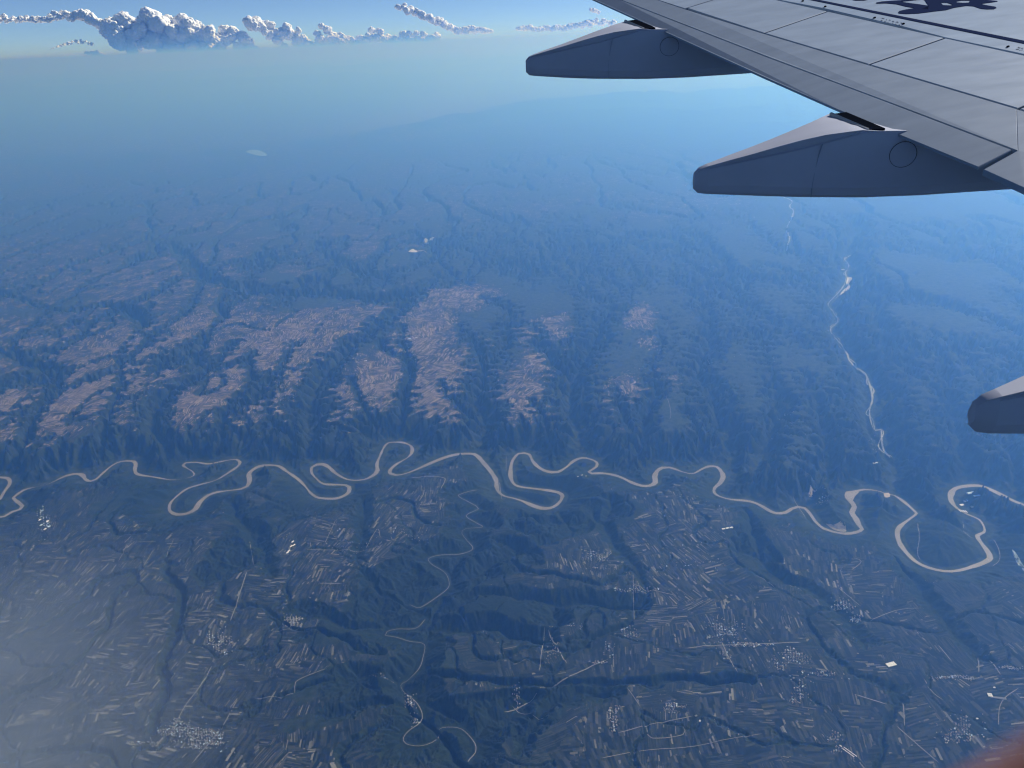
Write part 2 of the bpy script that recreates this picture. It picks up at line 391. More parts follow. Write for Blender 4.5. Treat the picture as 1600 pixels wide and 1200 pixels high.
# gullies: stripes of many sizes that run straight down the slopes and branch
gx, gy = grad(H)
sl = np.hypot(gx, gy) + 1e-5
amp_mask = sstep(0.03, 0.22, sl) * (1 - sstep(30e3, 55e3, R_)) * sstep(110, 260, D_riv) * sstep(40, 120, D_ck) * sstep(70, 160, D_str)
ux, uy = -gy / sl, gx / sl
sel = np.where(amp_mask > 0.01)
xs, ys = X[sel], Y[sel]
ux, uy = ux[sel].astype(np.float32), uy[sel].astype(np.float32)
tot = 0; bx = 0; by = 0
for wl, a, sd in ((420, 30, 101), (210, 17, 103), (110, 8, 105)):
    k = 1.15
    ddx, ddy = ux * k + by * 0.9, uy * k - bx * 0.9
    hh, vx, vy = gully(xs / wl, ys / wl, ddx, ddy, sd)
    tot = tot + a * hh
    bx = bx + vx * a / 60; by = by + vy * a / 60
G = np.zeros_like(H); G[sel] = tot
H = H + (G * 1.6 - 14) * amp_mask * (0.35 + 0.65 * north)
H = H + 5 * fbm(X, Y, 500, 3, 111) * sstep(120, 400, D_riv)
floor_w = sstep(95, 190, D_riv)
H = H * floor_w
H = np.maximum(H, 0)
H = H - 0.0

# colour masks
gx, gy = grad(H)
sl2 = np.hypot(gx, gy)
fr = frac
n1 = fbm(X, Y, 2600, 4, 121); n2 = fbm(X, Y, 900, 3, 125)
flat = (1 - sstep(0.13, 0.24, sl2)) * sstep(0.86, 1.02, Q + 0.05 * n2)
tanp = np.where(Y > ycourse, tan_n, tan_s)
field_n = flat * sstep(0.10, 0.42, tan_n + 0.3 * n1 + 0.1 * n2 - .10 + .10 * (1 - east)) * (1 - 0.75 * east * sstep(0.7, .3, tan_n))
field_s = (1 - sstep(0.20, 0.34, sl2)) * sstep(0.5, 0.85, Q) * (1 - sstep(.38, .7, hilly + .2 * n2)) * sstep(-.95, -.45, n1 + tan_s)
field = field_n * north + field_s * south
farf = sstep(33e3, 46e3, R_) * (1 - rng) * (1 - 0.8 * east) 
field = np.maximum(field, farf * sstep(-.35, .2, n1) * (1 - sstep(.1, .25, sl2)))
tanp = np.maximum(tanp, farf * 0.22)
beyond = sstep(-3000, 6000, Y - bd_y) * sstep(62e3, 90e3, R_)
field = np.maximum(field, beyond * .9); tanp = np.maximum(tanp, beyond * (0.3 + .45 * sstep(-26e3, -6e3, X)))
forest = sstep(.12, .32, sl2) * (0.6 + 0.5 * n2) + 0.5 * sstep(.1, .5, n1) * (1 - field) + hilly * .5 + south * .8 * (1 - sstep(.55, .95, Q)) * sstep(250, 700, D_riv)
forest = forest * (1 - .6 * sstep(30e3, 60e3, R_))  # woods thinned with distance: haze fade put into the ground colour
tanp = tanp * (1 - .35 * sstep(26e3, 40e3, R_) * (1 - sstep(70e3, 90e3, R_)))  # brown fields faded in the middle distance for the same painted haze
mask = np.stack([np.clip(field, 0, 1), np.clip(tanp, 0, 1), np.clip(forest, 0, 1), np.clip(north, 0, 1)], -1).astype(np.float32)

# mesh
ni, nj = X.shape
co = np.empty((ni * nj, 3), np.float32)
co[:, 0] = X.ravel(); co[:, 1] = Y.ravel(); co[:, 2] = (H + GZ).ravel()
I, J = np.meshgrid(np.arange(ni - 1), np.arange(nj - 1), indexing='ij')
a = (I * nj + J).ravel()
quads = np.stack([a, a + 1, a + nj + 1, a + nj], -1).astype(np.int32)
quads = np.ascontiguousarray(quads)
me = bpy.data.meshes.new('ground')
me.vertices.add(ni * nj); me.vertices.foreach_set('co', co.ravel())
me.loops.add(quads.size); me.loops.foreach_set('vertex_index', quads.ravel())
me.polygons.add(len(quads)); me.polygons.foreach_set('loop_start', np.arange(0, quads.size, 4, dtype=np.int32))
me.polygons.foreach_set('use_smooth', np.ones(len(quads), bool))
me.update(calc_edges=True)
if me.polygons[0].normal.z < 0: me.flip_normals()
att = me.attributes.new('mask', 'FLOAT_COLOR', 'POINT')
att.data.foreach_set('color', mask.reshape(-1))
EARTH_MIN = float(H.min())

def height_at(x, y):
    a = math.atan2(x, y); r = math.hypot(x, y)
    i = min(max(int(np.searchsorted(az, a)) - 1, 0), ni - 2); j = min(max(int(np.searchsorted(rad, r)) - 1, 0), nj - 2)
    u = (a - az[i]) / (az[i + 1] - az[i]); v = (r - rad[j]) / (rad[j + 1] - rad[j])
    return float((H[i, j] * (1 - u) + H[i + 1, j] * u) * (1 - v) + (H[i, j + 1] * (1 - u) + H[i + 1, j + 1] * u) * v)

# ---- ground material
gm, gn, gb = new_mat('earth_and_fields')
N, Lk = gn.nodes, gn.links
def math_n(op, a, b=None, c=None):
    n = N.new('ShaderNodeMath'); n.operation = op
    for i, v in enumerate((a, b, c)):
        if v is None: continue
        if isinstance(v, (int, float)): n.inputs[i].default_value = v
        else: Lk.new(v, n.inputs[i])
    return n.outputs[0]
def mixc(f, a, b):
    n = N.new('ShaderNodeMix'); n.data_type = 'RGBA'
    for s, v in ((n.inputs['Factor'], f), (n.inputs[6], a), (n.inputs[7], b)):
        if isinstance(v, (int, float)): s.default_value = v
        elif isinstance(v, tuple): s.default_value = (*v, 1)
        else: Lk.new(v, s)
    return n.outputs[2]
def ramp(f, lo, hi):
    n = N.new('ShaderNodeMapRange'); n.clamp = True
    Lk.new(f, n.inputs[0]); n.inputs[1].default_value = lo; n.inputs[2].default_value = hi
    return n.outputs[0]
geo = N.new('ShaderNodeNewGeometry')
sep = N.new('ShaderNodeSeparateXYZ'); Lk.new(geo.outputs['Position'], sep.inputs[0])
px_, py_ = sep.outputs[0], sep.outputs[1]
flatv = N.new('ShaderNodeCombineXYZ'); Lk.new(px_, flatv.inputs[0]); Lk.new(py_, flatv.inputs[1])
at_ = N.new('ShaderNodeAttribute'); at_.attribute_name = 'mask'
sm = N.new('ShaderNodeSeparateColor'); Lk.new(at_.outputs['Color'], sm.inputs[0])
m_field, m_tan, m_forest, m_north = sm.outputs[0], sm.outputs[1], sm.outputs[2], at_.outputs['Alpha']
def nz(scale, det=3, rough=.55):
    n = N.new('ShaderNodeTexNoise'); n.noise_dimensions = '2D'
    Lk.new(flatv.outputs[0], n.inputs['Vector']); n.inputs['Scale'].default_value = scale; n.inputs['Detail'].default_value = det; n.inputs['Roughness'].default_value = rough
    return n
def parcel(cell, width, length, seed):
    """random value per strip field: blocks of parallel strips, each block turned its own way"""
    wob = nz(1 / 900., 2)
    ad = N.new('ShaderNodeVectorMath'); ad.operation = 'MULTIPLY_ADD'
    Lk.new(wob.outputs['Color'], ad.inputs[0]); ad.inputs[1].default_value = (260, 260, 0); Lk.new(flatv.outputs[0], ad.inputs[2])
    vo = N.new('ShaderNodeTexVoronoi'); vo.voronoi_dimensions = '2D'; vo.feature = 'F1'; vo.distance = 'CHEBYCHEV'
    Lk.new(ad.outputs[0], vo.inputs['Vector']); vo.inputs['Scale'].default_value = 1 / cell
    sc_ = N.new('ShaderNodeSeparateColor'); Lk.new(vo.outputs['Color'], sc_.inputs[0])
    r, g, b = sc_.outputs
    v2 = N.new('ShaderNodeTexVoronoi'); v2.voronoi_dimensions = '2D'; v2.feature = 'F1'
    Lk.new(ad.outputs[0], v2.inputs['Vector']); v2.inputs['Scale'].default_value = 1 / 3100.
    s2 = N.new('ShaderNodeSeparateColor'); Lk.new(v2.outputs['Color'], s2.inputs[0])
    ang = math_n('ADD', math_n('MULTIPLY', math_n('SUBTRACT', s2.outputs[0], .5), 0.8), math_n('ADD', math_n('MULTIPLY', math_n('GREATER_THAN', r, 0.7), 1.571), math_n('MULTIPLY', math_n('SUBTRACT', g, .5), 0.5)))
    cs, sn = math_n('COSINE', ang), math_n('SINE', ang)
    u = math_n('ADD', math_n('MULTIPLY', px_, cs), math_n('MULTIPLY', py_, sn))
    v = math_n('SUBTRACT', math_n('MULTIPLY', py_, cs), math_n('MULTIPLY', px_, sn))
    wd = math_n('ADD', math_n('MULTIPLY', b, width * 1.4), width * .45)
    iu = math_n('FLOOR', math_n('DIVIDE', u, wd))
    w1_ = N.new('ShaderNodeTexWhiteNoise'); w1_.noise_dimensions = '2D'
    cv = N.new('ShaderNodeCombineXYZ'); Lk.new(iu, cv.inputs[0]); Lk.new(math_n('ADD', r, seed), cv.inputs[1]); Lk.new(cv.outputs[0], w1_.inputs['Vector'])
    iv = math_n('FLOOR', math_n('ADD', math_n('DIVIDE', v, length), math_n('MULTIPLY', w1_.outputs['Value'], 5.0)))
    cw = N.new('ShaderNodeCombineXYZ'); Lk.new(iu, cw.inputs[0]); Lk.new(iv, cw.inputs[1]); Lk.new(math_n('ADD', r, seed), cw.inputs[2])
    w3 = N.new('ShaderNodeTexWhiteNoise'); w3.noise_dimensions = '3D'; Lk.new(cw.outputs[0], w3.inputs['Vector'])
    return w3, r
pa, ra = parcel(430., 22., 230., 3.1)
sa = N.new('ShaderNodeSeparateColor'); Lk.new(pa.outputs['Color'], sa.inputs[0])
nb = nz(1 / 160., 4); nf = nz(1 / 45., 3, .6); nl = nz(1 / 2600., 3)
green_a, green_b = (0.006, 0.011, 0.009), (0.046, 0.053, 0.045)
tan_a, tan_b = (0.06, 0.048, 0.042), (0.29, 0.242, 0.21)
veg = mixc(math_n('POWER', sa.outputs[1], 1.7), green_a, green_b)
soil = mixc(math_n('POWER', sa.outputs[2], 1.9), mixc(m_north, (0.045, 0.046, 0.040), tan_a), mixc(m_north, (0.20, 0.20, 0.19), tan_b))
patch = ramp(nz(1 / 520., 3).outputs[0], 0.40, 0.62)
tp = math_n('ADD', math_n('MULTIPLY', m_tan, 0.95), math_n('MULTIPLY', math_n('SUBTRACT', patch, 0.55), 0.55))
tp = math_n('MULTIPLY', tp, math_n('ADD', 0.40, math_n('MULTIPLY', m_north, 0.60)))
is_soil = math_n('LESS_THAN', sa.outputs[0], math_n('ADD', tp, 0.03))
fieldc = mixc(is_soil, veg, soil)
forest_a, forest_b = (0.004, 0.009, 0.005), (0.016, 0.026, 0.012)
wood = mixc(ramp(nf.outputs[0], .35, .65), forest_a, forest_b)
grassy = mixc(ramp(nb.outputs[0], .3, .7), (0.010, 0.019, 0.012), (0.044, 0.056, 0.034))
slopec = mixc(m_forest, grassy, wood)
edge = math_n('ADD', m_field, math_n('MULTIPLY', math_n('SUBTRACT', nb.outputs[0], .5), 1.1))
col = mixc(ramp(edge, .42, .52), slopec, fieldc)
Lk.new(col, gb.inputs['Base Color'])
gb.inputs['Roughness'].default_value = 1.0
gb.inputs['Specular IOR Level'].default_value = 0.1
bmp = N.new('ShaderNodeBump'); bmp.inputs['Strength'].default_value = 0.5; bmp.inputs['Distance'].default_value = 14
Lk.new(nb.outputs[0], bmp.inputs['Height']); Lk.new(bmp.outputs[0], gb.inputs['Normal'])
ground = link_mesh('ground', me, [gm], kind='structure')

# ---------------------------------------------------------------- river, streams, roads: ribbons laid on the ground
def paint(name, col, rough=0.9, var=0.0, scale=0.01, metal=0.0, spec=0.3):
    m, nt, b = new_mat(name)
    b.inputs['Roughness'].default_value = rough
    b.inputs['Metallic'].default_value = metal
    b.inputs['Specular IOR Level'].default_value = spec
    if var:
        g = nt.nodes.new('ShaderNodeNewGeometry'); t = nt.nodes.new('ShaderNodeTexNoise'); r = nt.nodes.new('ShaderNodeMix'); r.data_type = 'RGBA'
        nt.links.new(g.outputs['Position'], t.inputs['Vector']); t.inputs['Scale'].default_value = scale; t.inputs['Detail'].default_value = 4
        nt.links.new(t.outputs[0], r.inputs['Factor'])
        r.inputs[6].default_value = (*[c * (1 - var) for c in col], 1); r.inputs[7].default_value = (*[min(1, c * (1 + var)) for c in col], 1)
        nt.links.new(r.outputs[2], b.inputs['Base Color'])
    else:
        b.inputs['Base Color'].default_value = (*col, 1)
    return m
M_RIVER = paint('muddy_water', (0.225, 0.205, 0.185), 0.6, 0.45, 0.0022, spec=0.3)
M_STREAM = paint('shallow_stream', (0.27, 0.28, 0.28), 0.6, 0.45, 0.01)
M_ROAD = paint('pale_road', (0.20, 0.20, 0.19), 0.9, 0.25, 0.01)
M_TRACK = paint('dark_line', (0.012, 0.016, 0.014), 0.9)
M_SAND = paint('bare_ground', (0.42, 0.36, 0.30), 0.95, 0.25, 0.02)

def ribbon(name, line, width, lift, mat, thin=(), vary=0.0, flat=False, **props):
    line = np.asarray(line); n = len(line)
    tan = np.gradient(line, axis=0); tan /= np.linalg.norm(tan, axis=1)[:, None] + 1e-9
    nor = np.stack([-tan[:, 1], tan[:, 0]], 1)
    cum = np.concatenate([[0], np.cumsum(np.linalg.norm(np.diff(line, axis=0), axis=1))])
    w = width * 0.5 * (1 + vary * (vnoise(cum / 700., cum * 0, 5) + 0.5 * vnoise(cum / 190., cum * 0 + 3, 6)))
    for (tx, ty, rr, k) in thin:
        c = ground_at(tx, ty)
        w = w * (1 - k * np.exp(-((line - c) ** 2).sum(1) / rr ** 2))
    ends = np.minimum(cum, cum[-1] - cum)
    w = w * np.clip(ends / (width * 1.5), 0.15, 1)
    vs, fs = [], []
    for i in range(n):
        a_, b_ = line[i] + nor[i] * w[i], line[i] - nor[i] * w[i]
        if flat: za = zb = lift
        else:
            zc = height_at(*line[i]); za = max(height_at(*a_), zc) + lift; zb = max(height_at(*b_), zc) + lift
        vs += [(a_[0], a_[1], GZ + za), (line[i][0], line[i][1], GZ + (lift if flat else max(zc + lift, (za + zb) / 2))), (b_[0], b_[1], GZ + zb)]
    for i in range(n - 1):
        fs += [(3 * i, 3 * i + 1, 3 * i + 4, 3 * i + 3), (3 * i + 1, 3 * i + 2, 3 * i + 5, 3 * i + 4)]
    me = bpy.data.meshes.new(name); me.from_pydata(vs, [], fs); me.update()
    if me.polygons[0].normal.z < 0: me.flip_normals()
    return link_mesh(name, me, [mat], **props)
hide = [(285, 749, 330, .93), (62, 760, 260, .85), (640, 695, 140, .5), (1070, 738, 160, .7), (1395, 773, 200, .6), (1370, 767, 260, .6), (360, 766, 260, .45), (590, 730, 100, .3), (565, 751, 250, .45), (930, 718, 160, .4)]
for rl in river_lines:
    ribbon('river', rl, 80, 3.0, M_RIVER, thin=hide, vary=0.55, flat=True, kind='structure')
ribbon('stream', stream_n, 34, 7, M_STREAM, vary=0.7, kind='structure')
wig = np.stack([55 * np.sin(np.arange(len(stream_n)) * .37) + 40 * np.sin(np.arange(len(stream_n)) * .83 + 1), 30 * np.cos(np.arange(len(stream_n)) * .51)], 1)
ribbon('stream', stream_n + wig, 22, 9, M_STREAM, vary=0.8, kind='structure')
ribbon('stream', stream_far, 70, 12, M_STREAM, vary=0.5, kind='structure')
ribbon('stream', creek, 13, 5, M_ROAD, vary=0.4, kind='structure')
ribbon('stream', creek2, 11, 5, M_ROAD, vary=0.4, kind='structure')

ROADS = [  # width, points
 (16, [(387, 900), (375, 938), (361, 975)]), (13, [(332, 1043), (312, 1078), (292, 1105), (277, 1135)]), (14, [(372, 1098), (347, 1138), (325, 1165), (300, 1195)]),
 (15, [(787, 1109), (812, 1101), (862, 1075), (915, 1050), (925, 1044), (950, 1034)]), (16, [(1072, 1016), (1100, 1014), (1190, 1014), (1250, 1013)]),
 (14, [(1127, 1007), (1137, 1032), (1152, 1057)]), (11, [(966, 1150), (1010, 1139), (1082, 1126)]), (11, [(1010, 1139), (1018, 1158), (1067, 1152), (1067, 1140)]),
 (14, [(851, 987), (847, 1020), (843, 1056)]), (17, [(857, 989), (875, 1025), (886, 1043)]), (12, [(847, 1027), (872, 1022)]), (11, [(800, 1046), (825, 1036)]),
 (10, [(989, 900), (991, 972)]), (13, [(987, 917), (1020, 927), (1052, 935)]), (11, [(1359, 970), (1390, 959), (1407, 955), (1437, 954)]), (13, [(1465, 1012), (1487, 1040)]),
 (12, [(1410, 1100), (1412, 1140)]), (12, [(1400, 1140), (1432, 1170), (1465, 1200)]), (15, [(1335, 1091), (1385, 1106)]), (11, [(1442, 1067), (1457, 1090), (1472, 1101)]),
 (12, [(1232, 912), (1253, 925)]), (11, [(1310, 920), (1345, 948)]), (13, [(1545, 1035), (1563, 1061)]), (12, [(1528, 1028), (1528, 1057)]),
 (12, [(400, 1096), (450, 1092), (461, 1085), (463, 1072), (480, 1063), (512, 1053)]), (13, [(498, 914), (535, 914)]), (12, [(487, 860), (485, 850)]),
 (12, [(572, 860), (590, 832), (595, 845)]), (10, [(525, 818), (517, 835), (508, 852)]), (10, [(480, 862), (575, 862)]), (9, [(260, 870), (272, 845)]),
 (11, [(390, 845), (393, 862), (397, 888)]), (9, [(215, 850), (245, 848)]), (9, [(186, 880), (200, 852)]), (9, [(225, 890), (240, 862)]),
 (12, [(1090, 745), (1070, 752)]), (11, [(1240, 770), (1260, 800)]), (14, [(1435, 810), (1437, 838), (1435, 855), (1440, 865)]), (12, [(1505, 810), (1510, 826), (1525, 832)]),
 (13, [(1553, 835), (1562, 850), (1564, 865), (1552, 877)]), (12, [(1330, 893), (1345, 881), (1330, 874)]), (9, [(800, 1100), (830, 1120), (860, 1128)]),
 (9, [(1590, 1080), (1570, 1095), (1560, 1112), (1558, 1140)]), (9, [(940, 1190), (1000, 1178), (1100, 1168), (1190, 1155)]),
 (20, [(640, 740), (690, 742), (694, 750), (688, 760)]), (12, [(1040, 620), (1046, 640), (1048, 655), (1046, 662)]), (14, [(1095, 555), (1105, 566), (1120, 566)]),
 (12, [(1030, 550), (1025, 565), (1010, 572)]), (14, [(860, 515), (890, 520), (950, 528)]), (12, [(780, 745), (784, 772), (790, 770)]), (9, [(790, 695), (790, 720)]),
 (9, [(400, 492), (440, 530), (480, 563)]), (9, [(625, 545), (632, 570)]), (8, [(425, 990), (470, 985)]), (9, [(1180, 903), (1210, 925)]), (9, [(980, 1080), (1000, 1110)]),
]
for wd, pts in ROADS:
    zz = 150 if pts[0][1] > 740 else 300
    ribbon('road', smooth_line(gpts(pts, zz), 60), wd, 5, M_ROAD, vary=0.2, kind='structure')
DARK = [(14, [(1190, 1012), (1290, 1027), (1375, 1040), (1460, 1050), (1600, 1063), (1700, 1072)]), (12, [(800, 1072), (900, 1044), (975, 1030), (1030, 1018), (1100, 1012)]), (10, [(1345, 990), (1370, 1015), (1392, 1040)])]
for wd, pts in DARK:
    ribbon('railway', smooth_line(gpts(pts, 150), 60), wd, 5, M_TRACK, kind='structure')

def patch(name, px_pts, lift, mat, z=150, **props):
    P = smooth_line(gpts(px_pts + px_pts[:1], z), 60)[:-1]
    c = P.mean(0)
    vs, fs = [(c[0], c[1], GZ + height_at(*c) + lift)], []
    n = len(P)
    for k in (0.5, 1.0):
        for p in P:
            q = c + (p - c) * k
            vs.append((q[0], q[1], GZ + height_at(*q) + lift))
    for i in range(n):
        j = (i + 1) % n
        fs += [(0, 1 + i, 1 + j), (1 + i, 1 + n + i, 1 + n + j, 1 + j)]
    me = bpy.data.meshes.new(name); me.from_pydata(vs, [], fs); me.update()
    if me.polygons[0].normal.z < 0: me.flip_normals()
    return link_mesh(name, me, [mat], **props)
M_LAKE = paint('lake_water', (0.15, 0.18, 0.19), 0.25, 0.1, 0.001, spec=0.6)
M_POND = paint('pond_water', (0.30, 0.34, 0.36), 0.2, 0.15, 0.01, spec=0.6)
patch('lake', [(384, 243), (392, 240), (404, 240), (414, 244), (418, 249), (408, 250), (396, 247)], 60, M_LAKE, 300, kind='structure')
patch('pond', [(1580, 862), (1585, 866), (1590, 875), (1594, 885), (1599, 897), (1604, 912), (1597, 903), (1590, 890), (1586, 880)], 5, M_POND, 60, kind='structure')
M_ROCK = paint('pale_rock', (0.55, 0.54, 0.50), 0.95, 0.3, 0.01)
patch('quarry', [(1324, 434), (1331, 437), (1330, 443), (1326, 447), (1322, 445)], 25, M_ROCK, 60, label='upper of two bare white quarry pits beside the hazy stream', category='quarry')
patch('quarry', [(1325, 449), (1328, 452), (1322, 459), (1312, 463), (1317, 455)], 25, M_ROCK, 60, label='lower, longer bare white quarry pit beside the hazy stream', category='quarry')
patch('quarry', [(656, 380), (668, 378), (679, 380), (668, 383)], 35, M_ROCK, 300, label='thin pale quarry strip on the far plateau behind another', category='quarry')
patch('quarry', [(638, 401), (648, 396), (655, 399), (667, 399), (650, 402)], 35, M_ROCK, 300, label='pale bare quarry on the far plateau, nearer of two', category='quarry')
patch('field', [(1265, 768), (1274, 768), (1274, 775), (1264, 776)], 6, M_SAND, 60, kind='structure')
patch('field', [(1381, 770), (1389, 769), (1391, 775), (1383, 776)], 4, M_SAND, 20, kind='structure')
patch('sand_bar', [(1318, 818), (1322, 830), (1305, 828), (1290, 818), (1300, 822)], 3, M_RIVER, 10, kind='structure')
patch('sand_bar', [(1322, 768), (1342, 767), (1336, 775), (1330, 785), (1323, 778)], 4, M_RIVER, 10, kind='structure')

# ---------------------------------------------------------------- buildings
M_WALL = paint('pale_render', (0.33, 0.32, 0.31), 0.9)
M_ROOFS = [paint('grey_roof', (0.20, 0.21, 0.22), 0.8), paint('white_roof', (0.72, 0.72, 0.72), 0.5), paint('blue_roof', (0.42, 0.58, 0.72), 0.5), paint('tile_roof', (0.16, 0.12, 0.10), 0.9), paint('pale_roof', (0.30, 0.30, 0.30), 0.7), paint('whitewashed_roof', (0.4, 0.4, 0.39), 0.7)]
def house_mesh(name, L_, W_, Hh, roof):
    l, w = L_ / 2, W_ / 2
    vs = [(-l, -w, -6), (l, -w, -6), (l, w, -6), (-l, w, -6), (-l, -w, Hh), (l, -w, Hh), (l, w, Hh), (-l, w, Hh),
          (-l - .6, -w - .6, Hh), (l + .6, -w - .6, Hh), (l + .6, w + .6, Hh), (-l - .6, w + .6, Hh), (-l - .6, 0, Hh + W_ * .28), (l + .6, 0, Hh + W_ * .28)]
    fs = [(0, 1, 5, 4), (1, 2, 6, 5), (2, 3, 7, 6), (3, 0, 4, 7), (8, 9, 13, 12), (10, 11, 12, 13), (9, 10, 13), (11, 8, 12), (8, 11, 10, 9)]
    me = bpy.data.meshes.new(name); me.from_pydata(vs, [], fs)
    me.materials.append(M_WALL); me.materials.append(roof)
    me.polygons.foreach_set('material_index', [0] * 4 + [1] * 2 + [0] * 2 + [1]); me.update()
    return me
HOUSES = [house_mesh('farmhouse', a_, b_, c_, M_ROOFS[r_]) for a_, b_, c_, r_ in ((15, 9, 6, 0), (17, 10, 7, 4), (13, 10, 8, 0), (20, 9, 6, 3), (14, 11, 9, 5), (24, 12, 7, 2))]
VILLAGES = [  # centre, half extents in pixels, houses, what it is beside
 (1132, 992, 28, 16, 230, 'in the large village at the long straight road'), (1160, 1014, 46, 5, 120, 'lining the long straight east road'), (1130, 1030, 10, 10, 50, 'along the lane south of the large village'),
 (1235, 1042, 30, 20, 240, 'in the village by the dark railway line'), (1245, 1090, 22, 18, 90, 'in the hamlet south of the railway village'), (1290, 1060, 30, 6, 70, 'strung out east of the railway village'),
 (958, 1126, 9, 22, 120, 'in the narrow village running down the slope'), (1053, 1112, 20, 9, 80, 'in the hamlet above the white works building'), (985, 990, 14, 12, 90, 'in the hamlet above the dark railway line'),
 (952, 1020, 9, 10, 30, 'by the bend of the diagonal road'), (935, 1038, 14, 3, 30, 'strung along the diagonal road'), (808, 1087, 7, 16, 60, 'in the small block village at the diagonal road'), (346, 1005, 22, 18, 180, 'in the village at the end of the white road'),
 (303, 1150, 50, 22, 620, 'in the big village under the pale glare veil'), (280, 1165, 70, 6, 120, 'on the edge of the big glare-veiled village'), (1318, 946, 18, 10, 120, 'in the village above the dark side valley'), (1340, 966, 12, 7, 60, 'in the cluster below the valley village'),
 (1495, 1064, 36, 5, 120, 'in the row village near the right edge'), (1582, 1050, 22, 3, 60, 'in the double row at the right edge'), (1500, 1148, 34, 26, 170, 'in the lowest village on the right'), (1305, 1165, 12, 18, 60, 'beside the long white greenhouse'),
 (459, 972, 14, 9, 200, 'in the dense village west of the wooded hills'), (937, 882, 22, 13, 170, 'in the village among bright strips'), (1000, 925, 40, 5, 90, 'along the road under the bright strips'), (1285, 776, 9, 9, 60, 'by the bare yellow yard near the river'),
 (70, 822, 9, 22, 110, 'in the blue-roofed town near the left edge'), (642, 1093, 9, 14, 70, 'in the valley bottom hamlet'), (648, 1120, 6, 10, 40, 'at the creek below the valley hamlet'), (1092, 875, 60, 30, 40, 'scattered among the eastern strips'),
 (850, 527, 16, 10, 120, 'on the spur between two ravines'), (645, 556, 20, 22, 120, 'on the long brown plateau spur'), (700, 603, 20, 12, 130, 'on the second brown spur'), (575, 628, 16, 6, 60, 'on the brown spur above the bend'),
 (1000, 590, 45, 9, 140, 'on the green plateau spur'), (1022, 545, 14, 14, 60, 'on the narrow brown ridge'), (1235, 665, 26, 20, 60, 'on the hazy green slope'), (450, 612, 24, 16, 120, 'on the western brown plateau'), (352, 518, 24, 6, 80, 'on the hazy western plateau'),
 (1300, 500, 14, 24, 60, 'beside the hazy stream'), (1370, 680, 10, 16, 50, 'beside the lower hazy stream'), (410, 332, 26, 5, 50, 'on the far plain'), (1110, 430, 10, 10, 20, 'in the far valley'), (600, 1060, 24, 8, 16, 'between two wooded hills'), (540, 845, 50, 20, 40, 'scattered over the southern strips'), (620, 840, 40, 14, 40, 'scattered south of the narrow meander'),
 (285, 500, 60, 30, 40, 'scattered on the western tableland'), (1180, 560, 40, 20, 24, 'scattered on the hazy hills'), (880, 985, 30, 4, 30, 'north of the twin white roads'), (860, 1020, 12, 24, 40, 'between the twin white roads')]
spots = []
for vi, (cx, cy, hx, hy, n_, where) in enumerate(VILLAGES):
    ang = RNG.uniform(0, 3.14)
    for k in range(n_):
        u, v = RNG.uniform(-1, 1, 2)
        for _ in range(6):                                   # ragged outline: empty lobes and arms along the lanes
            if float(vnoise(np.array([u * 1.9 + vi * 7.3]), np.array([v * 1.9 + 3.1]), 41)[0]) > (u * u + v * v) * .75 - .28: break
            u, v = RNG.uniform(-1.25, 1.25, 2)
        nl = max(2, int(hx / 4)); nv = max(2, int(hy / 4))
        if RNG.random() < 0.62: u = (round(u * nl) + .25 * v) / nl + RNG.normal(0, .012)      # houses gather along lanes
        elif RNG.random() < 0.8: v = (round(v * nv) + .2 * u) / nv + RNG.normal(0, .02)
        x_, y_ = ground_at(cx + u * hx, cy + v * hy, 150 if cy > 740 else 300)
        spots.append((math.hypot(x_, y_), x_, y_, ang + RNG.choice([0, 1.5708]) + RNG.normal(0, .06), vi, int(RNG.choice([0, 0, 0, 0, 1, 1, 2, 2, 3, 3, 3, 3, 4, 5] if vi != 25 else [5, 5, 1, 1, 2])), RNG.uniform(.7, 1.35), ('far ' if v < -.33 else 'near ' if v > .33 else '') + ('left' if u < -.33 else 'right' if u > .33 else 'middle')))
spots.sort(key=lambda t: t[0])
for (r_, x_, y_, rot, vi, kind_, sc_, side_) in spots[:300]:
    o = bpy.data.objects.new('farmhouse', HOUSES[kind_])
    C.objects.link(o)
    o.location = (x_, y_, GZ + height_at(x_, y_)); o.rotation_euler = (0, 0, rot); o.scale = (sc_, sc_, sc_)
    o['label'] = 'tiny ' + ('grey-roofed', 'pale-roofed', 'tall grey-roofed', 'long brown-roofed', 'white-roofed', 'long blue-roofed')[kind_] + ' house, ' + side_ + ', ' + VILLAGES[vi][5].replace('in the', 'of the', 1); o['category'] = 'house'; o['group'] = 'farmhouses ' + VILLAGES[vi][5]
allv, allf, allm = [], [], []
for (r_, x_, y_, rot, vi, kind_, sc_, side_) in spots[300:]:
    me = HOUSES[kind_]
    c, s = math.cos(rot) * sc_, math.sin(rot) * sc_
    z_ = GZ + height_at(x_, y_); b0 = len(allv)
    allv += [(x_ + v.co.x * c - v.co.y * s, y_ + v.co.x * s + v.co.y * c, z_ + v.co.z * sc_) for v in me.vertices]
    allf += [tuple(b0 + i for i in p.vertices) for p in me.polygons]
    allm += [(0 if p.material_index == 0 else 1 + (0, 4, 0, 3, 5, 2)[kind_]) for p in me.polygons]
me = bpy.data.meshes.new('distant_houses'); me.from_pydata(allv, [], allf)
for m in [M_WALL] + M_ROOFS: me.materials.append(m)
me.polygons.foreach_set('material_index', allm); me.update()
o = bpy.data.objects.new('distant_houses', me); C.objects.link(o)
o['kind'] = 'stuff'; o['label'] = 'mass of tiny pale houses in far villages'

